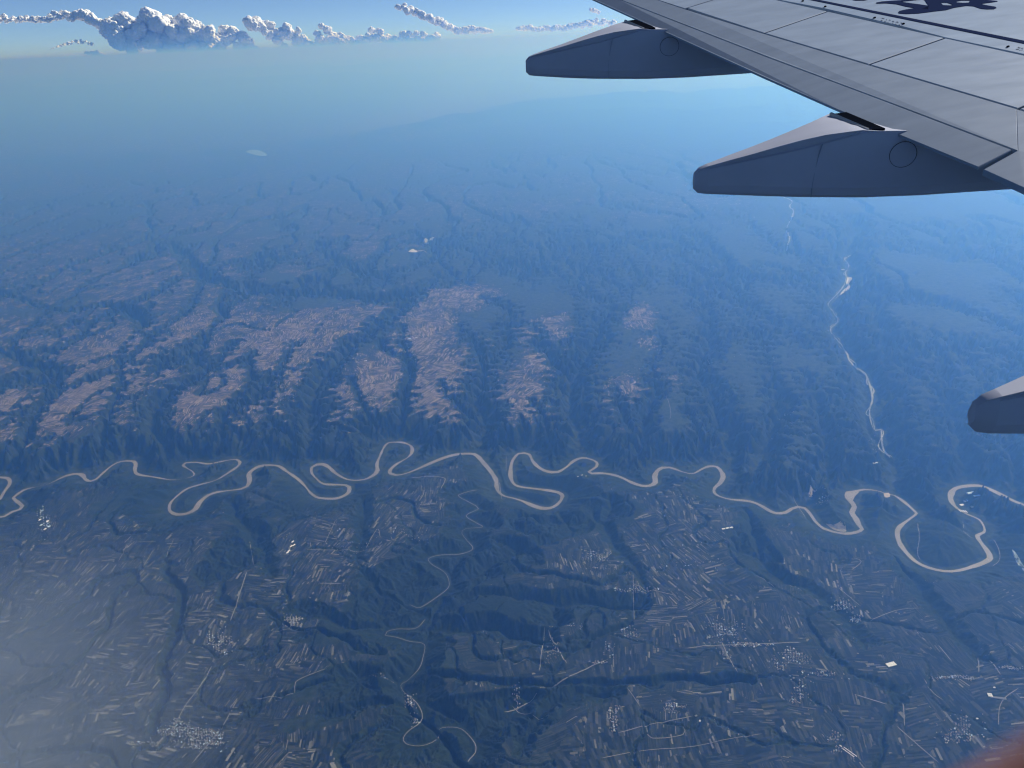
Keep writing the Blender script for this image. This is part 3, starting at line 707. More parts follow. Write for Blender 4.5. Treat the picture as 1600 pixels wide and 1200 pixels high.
def shed(px, py, L_, W_, Hh, rot, roof, name, label, cat, bays=1):
    """long building of one or more gabled bays"""
    z0 = 150 if py > 740 else 300
    x_, y_ = ground_at(px, py, z0)
    root = bpy.data.objects.new(name, None); C.objects.link(root)
    root.location = (x_, y_, GZ + height_at(x_, y_)); root.rotation_euler = (0, 0, math.radians(rot))
    root['label'] = label; root['category'] = cat
    me_w = bpy.data.meshes.new('wall'); l, w = L_ / 2, W_ / 2
    me_w.from_pydata([(-l, -w, -15), (l, -w, -15), (l, w, -15), (-l, w, -15), (-l, -w, Hh), (l, -w, Hh), (l, w, Hh), (-l, w, Hh)], [], [(0, 1, 5, 4), (1, 2, 6, 5), (2, 3, 7, 6), (3, 0, 4, 7)])
    link_mesh('wall', me_w, [M_WALL], parent=root)
    bw = W_ / bays
    me_r = bpy.data.meshes.new('roof')
    me_r.from_pydata([(-l - 1, -bw / 2, 0), (l + 1, -bw / 2, 0), (l + 1, 0, bw * .2), (-l - 1, 0, bw * .2), (l + 1, bw / 2, 0), (-l - 1, bw / 2, 0)], [], [(0, 1, 2, 3), (3, 2, 4, 5), (1, 4, 2), (0, 3, 5)])
    me_r.materials.append(roof)
    for k in range(bays):
        r = bpy.data.objects.new('roof', me_r); C.objects.link(r); r.parent = root
        r.location = (0, -w + bw * (k + .5), Hh + 0.05)
    return root
RW, RB, RG = M_ROOFS[1], M_ROOFS[2], M_ROOFS[0]
shed(1391, 1044, 150, 78, 12, 15, RW, 'warehouse', 'large white warehouse standing alone beside the dark railway line', 'warehouse', 3)
shed(1545, 1093, 60, 70, 12, -12, RW, 'warehouse', 'white square warehouse at the end of a long low shed', 'warehouse', 2)
shed(1558, 1097, 210, 34, 9, -14, RG, 'long_shed', 'long pale grey shed attached end-on behind the white square warehouse', 'shed', 2)
shed(1093, 1131, 60, 36, 12, -10, RW, 'works_building', 'bright white works building below the straight hamlet road', 'building', 2)
shed(1087, 1126, 34, 20, 9, 20, RG, 'works_building', 'small grey works building just behind the bright white one', 'building', 1)
shed(1223, 1038, 26, 22, 10, 10, RW, 'village_hall', 'bright white square building on the west side of the railway village', 'building', 1)
shed(1239, 1067, 28, 22, 9, 40, RG, 'village_hall', 'pale grey square building south-west of the railway village', 'building', 1)
shed(1552, 1080, 28, 20, 9, 0, RW, 'village_hall', 'lone bright white building below the row village at right', 'building', 1)
shed(1525, 1130, 26, 22, 9, 0, RW, 'village_hall', 'bright white building at the top of the lowest right village', 'building', 1)
shed(1314, 1170, 60, 14, 6, -58, RW, 'greenhouse', 'short white greenhouse beside two long parallel ones', 'greenhouse', 1)
shed(1324, 1181, 190, 12, 6, -55, RW, 'greenhouse', 'long thin white greenhouse, western of a parallel pair', 'greenhouse', 1)
shed(1328, 1180, 190, 12, 6, -55, RW, 'greenhouse', 'long thin white greenhouse, eastern of a parallel pair', 'greenhouse', 1)
for k in range(3): shed(1130 + k * 6, 833 - k * 1.2, 66, 40, 8, 14, RW, 'greenhouse', ('western', 'middle', 'eastern')[k] + ' white greenhouse of three in a row above the strip fields', 'greenhouse', 4)
for k in range(4): shed(1502 + k * 3.2, 789 + k * .4, 85, 26, 8, 95, RW, 'greenhouse', ('first', 'second', 'third', 'fourth')[k] + ' upright white greenhouse from the west inside the river bend', 'greenhouse', 2)
for k, (gx_, gy_, gl) in enumerate(((1505, 780, 90), (1512, 775, 150), (1517, 770, 170), (1521, 784, 70), (1526, 774, 150), (1530, 768, 120))):
    shed(gx_, gy_, gl, 55, 7, 12, (RW, RB, RB, RG, RB, RG)[k], 'factory', ('small white hall nearest the river bank', 'long blue hall behind the small white hall', 'topmost long blue hall', 'small grey hall south of the blue ones', 'wide pale blue hall to the east', 'grey hall closest to the neck')[k] + ' in the bright works inside the river bend', 'factory', 5)
for k, (gx_, gy_) in enumerate(((458, 850), (460, 855), (456, 857), (452, 865), (450, 868))):
    shed(gx_, gy_, 62, 28, 8, 60, RW, 'shed', ('topmost', 'second', 'third', 'fourth', 'lowest')[k] + ' white shed from the top in the sheds west of the strip fields', 'shed', 2)
for k, (gx_, gy_) in enumerate(((64, 818), (66, 826), (72, 832), (78, 828), (76, 820))):
    shed(gx_, gy_, 60, 40, 10, 80, RB if k % 2 else RW, 'block_of_flats', ('white block at the top west corner', 'blue block below the top west corner', 'white block at the bottom', 'blue block on the east side', 'white block on the east side, higher up')[k] + ' of the blue-roofed town', 'building', 2)
shed(903, 748, 40, 16, 7, 30, RW, 'shed', 'westernmost white shed of three below the narrow river bend', 'shed', 1)
shed(909, 746, 50, 18, 7, 30, RW, 'shed', 'middle white shed of three below the narrow river bend', 'shed', 1)
shed(915, 743, 40, 16, 7, 30, RW, 'shed', 'easternmost white shed of three below the narrow river bend', 'shed', 1)
shed(1368, 721, 120, 36, 9, 10, RW, 'shed', 'lone white shed on the hazy slope above the wide meander', 'shed', 2)
shed(988, 659, 60, 26, 8, 60, RW, 'shed', 'lone white shed at the tip of the green plateau spur', 'shed', 1)
shed(640, 534, 110, 80, 9, 10, RB, 'factory', 'pale blue factory on the long brown plateau spur', 'factory', 4)
shed(651, 533, 70, 50, 9, 10, RW, 'factory', 'small white factory beside the pale blue one on the spur', 'factory', 2)
shed(572, 569, 70, 50, 9, 10, RW, 'shed', 'lone white shed on the western edge of the brown spur', 'shed', 2)
shed(1316, 415, 220, 60, 12, 2, RW, 'factory', 'thin white factory beside the top of the hazy stream', 'factory', 2)

# ---------------------------------------------------------------- the aircraft wing
WA, WB, WH = 0.10, 0.28, 3.0            # upper surface: z = -WH + WA x + WB y
def W(px, py, off=0.0):
    d = ray(px, py)
    return d * (-(WH - off) / (d[2] - WA * d[0] - WB * d[1]))
def on_plane(x, y, off=0.0): return np.array((x, y, -WH + WA * x + WB * y + off))
def ext(p, q, t):
    """point beyond q on the line p-q, t metres further"""
    d = q - p; return q + d / np.linalg.norm(d) * t
def grey(name, base, rough, spec=0.5, dirt=0.12, sc=3.0, stretch=(0.6, 2.5, 1)):
    m, nt, b = new_mat(name)
    g = nt.nodes.new('ShaderNodeTexCoord'); mp = nt.nodes.new('ShaderNodeMapping'); t = nt.nodes.new('ShaderNodeTexNoise'); r = nt.nodes.new('ShaderNodeMix'); r.data_type = 'RGBA'
    mp.inputs['Scale'].default_value = stretch
    nt.links.new(g.outputs['Object'], mp.inputs[0]); nt.links.new(mp.outputs[0], t.inputs['Vector']); t.inputs['Scale'].default_value = sc; t.inputs['Detail'].default_value = 6; t.inputs['Roughness'].default_value = .6
    nt.links.new(t.outputs[0], r.inputs['Factor'])
    r.inputs[6].default_value = (*[c * (1 - dirt) for c in base], 1); r.inputs[7].default_value = (*[c * (1 + dirt) for c in base], 1)
    nt.links.new(r.outputs[2], b.inputs['Base Color'])
    r2 = nt.nodes.new('ShaderNodeMapRange'); nt.links.new(t.outputs[0], r2.inputs[0]); r2.inputs[3].default_value = rough - .07; r2.inputs[4].default_value = rough + .1
    nt.links.new(r2.outputs[0], b.inputs['Roughness'])
    b.inputs['Specular IOR Level'].default_value = spec
    return m
M_TOP = grey('wing_paint', (0.32, 0.40, 0.50), 0.42, spec=.35, dirt=.22)
M_SPOIL = grey('spoiler_paint', (0.28, 0.345, 0.435), 0.45, spec=.35, dirt=.22)
M_FLAP = grey('flap_paint', (0.25, 0.305, 0.385), 0.45, spec=.35, dirt=.18)
M_FAIR = grey('fairing_paint', (0.40, 0.42, 0.50), 0.5, spec=.3, dirt=0.12)
M_DARK = paint('dark_gap', (0.006, 0.008, 0.014), 1.0, spec=0.0)
M_MARK = paint('navy_marking', (0.022, 0.034, 0.085), 0.9, spec=0.0)
M_RING = paint('dark_joint', (0.03, 0.035, 0.06), 0.9, spec=0.0)
M_SEAL = paint('pale_seal', (0.42, 0.41, 0.40), 0.6)

wing = bpy.data.objects.new('airplane_wing', None); C.objects.link(wing)
wing.location = tuple(on_plane(5.2, 1.5))
wing['label'] = 'grey airliner wing with three pointed fairings hanging under its trailing edge'
wing['category'] = 'airplane wing'
WL = np.array(wing.location)
def wpart(name, vs, fs, mat, parent=None, smooth=None, **props):
    me = bpy.data.meshes.new(name)
    off = WL if parent is None else WL + np.array(parent.location)
    me.from_pydata([tuple(np.asarray(v) - off) for v in vs], [], fs); me.update()
    bm = bmesh.new(); bm.from_mesh(me); bmesh.ops.recalc_face_normals(bm, faces=bm.faces); bm.to_mesh(me); bm.free()
    if smooth:
        me.polygons.foreach_set('use_smooth', [True] * len(me.polygons)); me.set_sharp_from_angle(angle=math.radians(smooth))
    return link_mesh(name, me, [mat], parent=parent or wing, **props)
NRM = np.array((-WA, -WB, 1.0)) / math.sqrt(1 + WA * WA + WB * WB)
def plate(name, top, thick, mat, parent=None, lip=0.004, **props):
    """closed plate with a small bevelled lip round its upper edge"""
    top = [np.asarray(p, float) for p in top]; n = len(top)
    c = sum(top) / n
    ins = [p + (c - p) / np.linalg.norm(c - p) * lip * 1.4 for p in top]
    v0 = ins; v1 = [p - NRM * lip for p in top]; v2 = [p - NRM * thick for p in top]
    vs = v0 + v1 + v2
    fs = [tuple(range(n))]
    for i in range(n):
        j = (i + 1) % n
        fs += [(i, n + i, n + j, j), (n + i, 2 * n + i, 2 * n + j, n + j)]
    fs.append(tuple(range(3 * n - 1, 2 * n - 1, -1)))
    return wpart(name, vs, fs, mat, parent, **props)
def lerp(p, q, t): return p + (q - p) * t
# the lines of the wing, outboard to inboard
hin = [W(1217, 0), W(1285, 13), W(1407, 41), W(1477, 59), W(1600, 85)]
hin = [ext(hin[2], hin[0], 5.5)] + hin + [ext(hin[2], hin[-1], 4.2)]
spl = [W(1029, 0), W(1069, 13.5), W(1193, 52), W(1357, 101), W(1590, 170)]
spl = [ext(spl[2], spl[0], 5.0)] + spl + [ext(spl[3], spl[4], 3.6)]
OG, OT = -0.035, -0.085               # the flap drops away behind the spoilers
gap = [W(969, 0, OG), W(1200, 90, OG), W(1392, 162, OG), W(1581, 234, OG)]
gap = [ext(gap[1], gap[0], 6.0)] + gap
tel = [W(930, 0, OT), W(1060, 59, OT), W(1190, 118, OT), W(1310, 171, OT), W(1529, 260.5, OT)]
tel = [ext(tel[2], tel[0], 6.5)] + tel
tin = [W(1537, 264.5, OT), W(1600, 293, OT)]; tin.append(ext(tin[0], tin[1], 3.6))
def at_y(line, y):
    for p, q in zip(line[:-1], line[1:]):
        if (p[1] - y) * (q[1] - y) <= 0: return lerp(p, q, (y - p[1]) / (q[1] - p[1] + 1e-9))
    return line[0] if abs(line[0][1] - y) < abs(line[-1][1] - y) else line[-1]
# leading edge far forward (out of frame), wing body under the skins
CH = np.array((0.905, 0.415, 0.0)); CH[2] = WA * CH[0] + WB * CH[1]
lead = [p + CH * k for p, k in ((hin[0], 1.6), (hin[-1], 3.6))]
# body
def shell():
    top = [hin[0]] + [hin[-1]] + [lead[1], lead[0]]
    te = [at_y(gap, gap[0][1]), gap[-1] + np.array((0, -.1, 0)), lerp(tin[1], spl[-1], .35)]
    up = [lerp(spl[0], gap[0], .55) - NRM * .055, lerp(spl[3], gap[2], .55) - NRM * .055, lerp(spl[5], gap[4], .55) - NRM * .055, lerp(spl[6], tin[2], .5) - NRM * .055]
    fw = [lead[0] - NRM * .055, lerp(lead[0], lead[1], .4) - NRM * .055, lerp(lead[0], lead[1], .7) - NRM * .055, lead[1] - NRM * .055]
    vs = up + fw + [p - NRM * .10 for p in up] + [p - NRM * .20 for p in fw] + [lerp(p, q, .55) - NRM * .42 for p, q in zip(up, fw)]
    fs = [(i, i + 1, i + 5, i + 4) for i in range(3)] + [(8 + i, 9 + i, 17 + i, 16 + i) for i in range(3)] + [(16 + i, 17 + i, 13 + i, 12 + i) for i in range(3)]
    fs += [(i, i + 1, 9 + i, 8 + i) for i in range(3)] + [(4 + i, 5 + i, 13 + i, 12 + i) for i in range(3)] + [(0, 4, 12, 16, 8), (3, 7, 15, 19, 11)]
    return vs, fs
wpart('wing_box', *shell(), M_DARK)
# fixed upper skin ahead of the hinge line, with its navy line and painted character
skin = plate('upper_skin', [p + CH * 0.012 for p in hin] + [lead[1], lead[0]], 0.04, M_TOP)
def flat_shape(name, pts, mat, lift=0.004, **props):
    P = [W(x, y) + NRM * lift for x, y in pts]; n = len(P)
    vs = P + [p - NRM * (lift - .0008) for p in P]
    fs = [tuple(range(n)), tuple(range(2 * n - 1, n - 1, -1))] + [(i, (i + 1) % n, n + (i + 1) % n, n + i) for i in range(n)]
    return wpart(name, vs, fs, mat, **props)
l0, l1, m0, m1 = W(1266, 0), W(1600, 68.5), W(1279, 0), W(1600, 64)
ln = [ext(l1, l0, 4) + NRM * .004, ext(l0, l1, 3) + NRM * .004, ext(m0, m1, 3) + NRM * .004, ext(m1, m0, 4) + NRM * .004]
wpart('warning_line', ln + [p - NRM * .003 for p in ln], [(0, 1, 2, 3), (7, 6, 5, 4), (0, 1, 5, 4), (1, 2, 6, 5), (2, 3, 7, 6), (3, 0, 4, 7)], M_MARK)
c7 = lambda pts: [(1300 + x / 5.333, y / 5.333) for x, y in pts]
for st in ([(365, 27), (372, 22), (420, 14), (480, 9), (575, 4), (640, -10), (735, -14), (740, -2), (640, 8), (570, 16), (640, 27), (720, 37), (806, 50), (800, 80), (745, 78), (690, 69), (610, 55), (540, 37), (450, 29), (380, 31)],
           [(735, -14), (790, -14), (898, -14), (905, 24), (925, 45), (1000, 48), (1120, 50), (1020, 66), (950, 86), (860, 96), (800, 104), (720, 114), (620, 118), (560, 114), (551, 106), (560, 94), (610, 82), (690, 70), (745, 78), (806, 50), (790, 30), (772, 2)],
           [(898, -14), (1000, -14), (1100, -12), (1190, -12), (1150, 6), (1080, 6), (1040, 14), (1036, 22), (1090, 26), (1140, 24), (1240, 36), (1310, 50), (1360, 58), (1371, 68), (1350, 78), (1290, 79), (1240, 74), (1180, 54), (1120, 50), (1000, 48), (998, 38), (960, 24), (905, 24)],
           [(1190, -12), (1300, 2), (1372, 9), (1380, 14), (1330, 22), (1262, 31), (1240, 36), (1140, 24), (1150, 6)],
           [(165, -14), (310, -14), (300, 0), (270, 5), (200, 6), (175, 2)]):
    flat_shape('painted_character', c7(st), M_MARK)
# small hinge fittings and tiny illegible stencil by the hinge line
for (hx_, hy_) in ((1251, 3.2), (1286, 12), (1363, 29.5), (1408, 39), (1571, 75)):
    p = W(hx_, hy_) + CH * .03
    b_ = [p + NRM * .012 + CH * sx * .45 + np.array((-.02 * sy, .05 * sy, -.02 * sy * WA + .05 * sy * WB)) * .28 for sx, sy in ((-.02, -.6), (.03, -.6), (.03, .6), (-.02, .6))]
    wpart('hinge_fitting', b_ + [q - NRM * .02 for q in b_], [(0, 1, 2, 3), (7, 6, 5, 4), (0, 1, 5, 4), (1, 2, 6, 5), (2, 3, 7, 6), (3, 0, 4, 7)], M_DARK)
M_STEN = paint('faded_stencil', (0.07, 0.08, 0.11), 0.7)
def stencil(x0, y0, n, dx, dy):
    vs, fs = [], []
    for k in range(n):
        for row in (0, 1):
            for q in range(3):
                if random.random() < .3: continue
                x = x0 + k * dx + q * 1.4 + row * -3; y = y0 + k * dy + q * .3 + row * 3.0
                w_, h_ = (1.0, .35) if random.random() < .5 else (.4, 1.5)
                P = [W(x, y), W(x + w_, y + w_ * .2), W(x + w_, y + h_ + w_ * .2), W(x, y + h_)]
                b0 = len(vs); vs += [p + NRM * .0045 for p in P] + [p + NRM * .001 for p in P]
                fs += [(b0, b0 + 1, b0 + 2, b0 + 3), (b0 + 7, b0 + 6, b0 + 5, b0 + 4)] + [(b0 + i, b0 + (i + 1) % 4, b0 + 4 + (i + 1) % 4, b0 + 4 + i) for i in range(4)]
    wpart('stencil_lettering', vs, fs, M_STEN)
stencil(1378, 28.5, 6, 5.6, 1.35); stencil(1591, 73.5, 4, 5.6, 1.35)
# spoilers
div_s = [W(1069, 13.5), W(1193, 52), W(1357, 101), W(1590, 170)]
cut = []
for p in div_s:
    q = p + CH * .5
    for a_, b_ in zip(hin[:-1], hin[1:]):        # where the chordwise cut meets the hinge line
        A_ = np.array([[CH[0], -(b_ - a_)[0]], [CH[1], -(b_ - a_)[1]]]); t = np.linalg.solve(A_, (a_ - p)[:2])
        if -1e-6 <= t[1] <= 1: q = p + CH * t[0]
    cut.append(q)
cut[1] = W(1294, 17.5); cut[2] = W(1477, 59)
E_ = [(spl[0], hin[0])] + list(zip(div_s, cut)) + [(spl[-1], hin[-1])]
for k in range(len(E_) - 1):
    (s0, h0), (s1, h1) = E_[k], E_[k + 1]
    u = (s1 - s0) / np.linalg.norm(s1 - s0); g = 0.013
    back = 0.016
    a0, a1 = s0 + u * g + CH * (back if k != 1 else .045), s1 - u * g + CH * back
    plate('spoiler', [a0, a1, h1 - u * g - CH * .012, h0 + u * g - CH * .012], 0.028, M_SPOIL)
# flaps: forward skin (it runs on to the fixed trailing edge inboard) and the moving aft flap
fore = [p - CH * .012 for p in spl] 
fg = [p + CH * .022 for p in gap]
endc = fg[-1] + (fg[-1] - fg[-2]) / np.linalg.norm(fg[-1] - fg[-2]) * .035
plate('forward_flap', fore[:6] + [endc] + fg[::-1], 0.05, M_FLAP)
plate('trailing_panel', [fore[5], fore[6], tin[2], tin[1], tin[0], endc], 0.05, M_FLAP)
plate('aft_flap', [p - CH * .004 for p in gap] + tel[::-1], 0.022, M_FLAP)

# flap track fairings
def fairing(A, shift=0.0, names=True):
    """A: where the near top edge meets the wing's trailing edge. Stations s run aft (towards -x)."""
    st = [ # s,   top,  chamfer, bottom, top width, tilt, bottom width, inset
      (-2.9, -.25, 0, -.33, .08, 0, .08, .20), (-2.6, -.22, 0, -.43, .24, 0, .24, .12), (-2.0, -.18, 0, -.54, .42, 0, .42, .05), (-1.3, -.12, 0, -.59, .50, 0, .50, .01), (-.5, -.05, 0, -.606, .52, .05, .52, 0),
      (-.03, -.035, .004, -.603, .50, .14, .51, 0), (.1, -.022, .018, -.598, .49, .18, .50, 0), (.2, -.030, .036, -.593, .475, .22, .48, 0), (.4, -.048, .060, -.583, .345, .21, .40, 0), (.6, -.083, .068, -.572, .26, .20, .33, 0),
      (.8, -.128, .056, -.558, .205, .18, .27, 0), (1.0, -.177, .040, -.541, .165, .16, .22, 0), (1.2, -.222, .030, -.521, .120, .14, .17, 0), (1.37, -.262, .016, -.503, .075, .12, .125, 0), (1.435, -.285, .010, -.492, .06, .10, .10, .010), (1.475, -.325, .003, -.455, .045, .05, .06, .028)]
    rings = []
    for s_, zt, ch, zb, w, tl, wb, ins in st:
        c = A + np.array((-s_, ins, 0)); r = min(.10, (zt - zb) * .3); k = min(1, ch / .03)
        ring = [(w, zt + tl * w), (w * .5, zt + tl * w * .5 + .004), (0, zt), (.028 * k, zt - ch - .002), (.010 * k, zt - ch - .014), (-.006, zt * .5 + zb * .5), (-.002, zb + r), (.022, zb + r * .36), (min(.07, wb * .3), zb + r * .08), (wb * .5, zb),
                (wb - min(.07, wb * .3), zb + r * .08), (wb - .02, zb + r * .4), (wb, zb + r), (max(wb, w) + .004, zt * .5 + zb * .5)]
        rings.append([c + np.array((0, y, z)) for y, z in ring])
    n = len(rings[0])
    def loft(a, b, capa=False, capb=False):
        vs, fs = [], []
        for rr in rings[a:b + 1]: vs += rr
        m = b - a
        for i in range(m):
            for k in range(n):
                fs.append((i * n + k, i * n + (k + 1) % n, (i + 1) * n + (k + 1) % n, (i + 1) * n + k))
        if capa: fs.append(tuple(range(n)))
        if capb: fs.append(tuple(m * n + k for k in range(n - 1, -1, -1)))
        return vs, fs
    body = wpart('flap_track_fairing', *loft(0, 13, True, True), M_FAIR, smooth=14)
    tail = wpart('tail_cap', *loft(13, 15, False, True), M_FAIR, smooth=50, parent=None)
    tail.parent = body
    def side_pt(s_, z_):
        return A + np.array((-s_, -.004, z_))
    def strip(name, path, wd, mat, lift=.003):
        vs, fs = [], []
        P = [side_pt(*q) + np.array((0, -lift, 0)) for q in path]; m = len(P)
        for i, p in enumerate(P):
            d = P[(i + 1) % m] - P[i - 1]; d /= np.linalg.norm(d); nn = np.array((d[2], 0, -d[0])) * wd / 2
            vs += [p + nn, p - nn, p - nn + np.array((0, .02, 0)), p + nn + np.array((0, .02, 0))]
        for i in range(m):
            j = (i + 1) % m
            for k in range(4): fs.append((4 * i + k, 4 * i + (k + 1) % 4, 4 * j + (k + 1) % 4, 4 * j + k))
        return wpart(name, vs, fs, mat).name
    ring_n = strip('access_panel_rim', [(-.27 + .115 * math.cos(a_), -.235 + .105 * math.sin(a_)) for a_ in np.linspace(0, 2 * math.pi, 28)[:-1]], .0035, M_RING)
    bpy.data.objects[ring_n].parent = body
    # dark slot between the fairing's top and the flap edge, pale lip behind it
    if not shift:
        T0, T1 = np.array((-.002, .02, -.022)), np.array((-.175, .425, .082))
        for nm, d0, d1, mt, up in (('slot', -.10, .035, M_DARK, .004), ('seal_strip', .035, .047, M_SEAL, .010)):
            v = [A + T0 + np.array((-d0, 0, up)), A + T1 + np.array((-d0, 0, up)), A + T1 + np.array((-d1, 0, up - .012)), A + T0 + np.array((-d1, 0, up - .004))]
            o = wpart(nm, v + [q - np.array((0, 0, .04)) for q in v], [(0, 1, 2, 3), (7, 6, 5, 4), (0, 1, 5, 4), (1, 2, 6, 5), (2, 3, 7, 6), (3, 0, 4, 7)], mt); o.parent = body
    # joint between the fairing's two shells
    for path, nm in ((([(.42, -.12), (.44, -.2), (.46, -.32), (.47, -.45), (.47, -.56)]), 'shell_joint'),):
        vs, fs = [], []
        for q in path:
            p = side_pt(*q); vs += [p + np.array((-.002, -.001, 0)), p + np.array((.002, -.001, 0)), p + np.array((.002, .01, 0)), p + np.array((-.002, .01, 0))]
        for i in range(len(path) - 1):
            for k in range(4): fs.append((4 * i + k, 4 * i + (k + 1) % 4, 4 * i + 4 + (k + 1) % 4, 4 * i + 4 + k))
        fs += [(0, 1, 2, 3), (len(vs) - 1, len(vs) - 2, len(vs) - 3, len(vs) - 4)]
        o = wpart(nm, vs, fs, M_FLAP); o.parent = body
    return body
A1, A2f = W(1012, 41), W(1367, 198)
fairing(A1); fairing(A2f)
d3 = ray(1524, 650); y3 = 3.7
A3 = np.array((d3[0] / d3[1] * y3 + 1.47, y3 - .03, d3[2] / d3[1] * y3 + .385))
fairing(A3, shift=1)

# ---------------------------------------------------------------- clouds, beyond the far end of the haze
YC = HB + 12000
def sky_at(px, py, y=YC):
    d = ray(px, py); return d * (y / d[1])
M_CLOUD, cn, cb = new_mat('cloud_white')
cb.inputs['Base Color'].default_value = (0.93, 0.94, 0.95, 1)
cb.inputs['Roughness'].default_value = 1.0
cb.inputs['Specular IOR Level'].default_value = 0.0
PXM = YC / FOC * 1.08                                   # metres per photograph pixel at the clouds
ico = bmesh.new(); bmesh.ops.create_icosphere(ico, subdivisions=4, radius=1)
ico3 = bmesh.new(); bmesh.ops.create_icosphere(ico3, subdivisions=3, radius=1)
# unseen white sheet added beyond the haze to bounce sun onto the cumulus undersides
rngc = np.random.default_rng(5)
nx_, ny_ = 90, 24
gx2, gy2 = np.meshgrid(np.linspace(-700e3, 700e3, nx_), np.linspace(HB + 2500, HB + 170e3, ny_), indexing='ij')
gz2 = -3400 + 500 * fbm(gx2, gy2, 20e3, 4, 301)
vs = np.stack([gx2, gy2, gz2], -1).reshape(-1, 3); vb = vs - np.array((0, 0, 900)); nn_ = len(vs)
fs = []
for i in range(nx_ - 1):
    for j in range(ny_ - 1):
        a_ = i * ny_ + j
        fs += [(a_, a_ + ny_, a_ + ny_ + 1, a_ + 1), (nn_ + a_, nn_ + a_ + 1, nn_ + a_ + ny_ + 1, nn_ + a_ + ny_)]
me = bpy.data.meshes.new('fill_sheet'); me.from_pydata(np.vstack([vs, vb]).tolist(), [], fs); me.update()
link_mesh('fill_sheet', me, [M_CLOUD], kind='stuff')
ico2 = bmesh.new(); bmesh.ops.create_icosphere(ico2, subdivisions=2, radius=1)
ico2_v = np.array([v.co[:] for v in ico2.verts]); ico2_f = np.array([[v.index for v in f.verts] for f in ico2.faces])
ico3_v = np.array([v.co[:] for v in ico3.verts]); ico3_f = np.array([[v.index for v in f.verts] for f in ico3.faces])
ico_v = np.array([v.co[:] for v in ico.verts]); ico_f = np.array([[v.index for v in f.verts] for f in ico.faces]); ico.free()
def n3(P, seed):
    """cheap 3D value noise from three 2D ones"""
    return (vnoise(P[:, 0] + 5.1 * P[:, 1], P[:, 2] - 3.7 * P[:, 1], seed) + vnoise(P[:, 0] - 2.3 * P[:, 2], P[:, 1] * 1.3 + 9, seed + 1) + vnoise(P[:, 1] + 7, P[:, 2] + .6 * P[:, 0], seed + 2)) / 2
def cloud(label, top, base, n_, rmin, rmax, seed, depth=14, flat_=1.0, sink=0):
    """cores fill the outline, then two generations of smaller puffs bud from their upper and outer sides"""
    rg = np.random.default_rng(seed)
    tx, ty = np.array(top, float).T; bx_, by_ = np.array(base, float).T
    by_ = by_ + sink
    x0, x1 = min(tx.min(), bx_.min()), max(tx.max(), bx_.max())
    puffs = []
    for k in range(n_):
        x = x0 + (x1 - x0) * (k + rg.random()) / n_; t, b = np.interp(x, tx, ty), np.interp(x, bx_, by_)
        hgt = max(b - t, 1.0)
        r = min(rg.uniform(rmin, rmax), hgt * .5)
        f = rg.random()
        y = t + r * 1.15 + max(hgt - 2.0 * r, 0) * f
        puffs.append((x, y, rg.uniform(-1, 1) * depth * .5 - f * depth * .4, r))
    for gen in range(2):
        new = []
        for (x, y, z, r) in puffs:
            for q in range(6 if gen == 0 else 4):
                v = rg.normal(size=3); v /= np.linalg.norm(v)
                if v[1] < -.35: v[1] *= -1                    # pixel y grows downwards: keep buds on the top and sides
                v[1] = -abs(v[1]) if rg.random() < .65 else v[1]
                rr = r * rg.uniform(.38, .58)
                nx, ny = x + v[0] * r * .85, y + v[1] * r * .8
                t = np.interp(nx, tx, ty)
                if ny - rr < t - 1.2: ny = t + rr - .6
                new.append((nx, ny, z - abs(v[2]) * r * .7, rr))
        puffs = puffs + new if gen == 0 else puffs + [p for p in new if p[3] > .55]
    V, Fc, b0 = [], [], 0
    for (x, y, z, r) in puffs:
        vv, ff = (ico_v, ico_f) if r > 7 else (ico3_v, ico3_f) if r > 2.2 else (ico2_v, ico2_f)
        c = sky_at(x, y, YC + 16000 + z * PXM)
        key = vv * 1.7 + rg.uniform(0, 90, 3)
        bump = 0.26 * np.abs(n3(key * 1.2, seed)) + 0.16 * np.abs(n3(key * 2.9, seed + 9)) + 0.09 * np.abs(n3(key * 6.1, seed + 19)) + .04 * n3(key * 13, seed + 29)
        V.append(c + vv * np.array((1, 1, .92 * flat_)) * (0.82 + bump)[:, None] * r * PXM); Fc.append(ff + b0); b0 += len(vv)
    V = np.vstack(V); Fc = np.vstack(Fc)
    me = bpy.data.meshes.new('cloud')
    me.vertices.add(len(V)); me.vertices.foreach_set('co', V.astype(np.float32).ravel())
    me.loops.add(Fc.size); me.loops.foreach_set('vertex_index', Fc.astype(np.int32).ravel())
    me.polygons.add(len(Fc)); me.polygons.foreach_set('loop_start', np.arange(0, Fc.size, 3, dtype=np.int32))
    me.polygons.foreach_set('use_smooth', np.ones(len(Fc), bool)); me.update(calc_edges=True)
    return link_mesh('cloud', me, [M_CLOUD], label=label, category='cloud', group='cumulus clouds along the horizon')
cloud('flat pale sheet of cloud at the left end of the horizon bank', [(-40, 21), (0, 21), (35, 22), (70, 24), (80, 16), (105, 14), (114, 20)], [(-40, 36), (0, 36), (60, 37), (114, 34)], 60, 2.5, 5, 1, flat_=.6)
cloud('small white cumulus tower just left of the biggest cloud', [(112, 20), (130, 13), (145, 21), (165, 30)], [(112, 26), (135, 34), (150, 42), (165, 52)], 16, 4, 8, 2)
cloud('biggest towering white cumulus in the horizon bank', [(165, 30), (175, 22), (190, 16), (215, 16), (228, 12), (245, 16), (262, 22), (270, 18), (282, 14), (292, 27), (305, 24), (318, 38), (330, 38), (342, 60), (346, 80)],
      [(165, 52), (178, 68), (190, 80), (215, 88), (245, 91), (265, 92), (290, 90), (320, 90), (346, 86)], 120, 5, 12, 3, depth=26, sink=6)
cloud('white cumulus joined to the right side of the biggest cloud', [(338, 40), (350, 34), (365, 34), (378, 45), (390, 58), (402, 66)], [(338, 66), (370, 78), (402, 78)], 26, 4, 8, 4, sink=8)
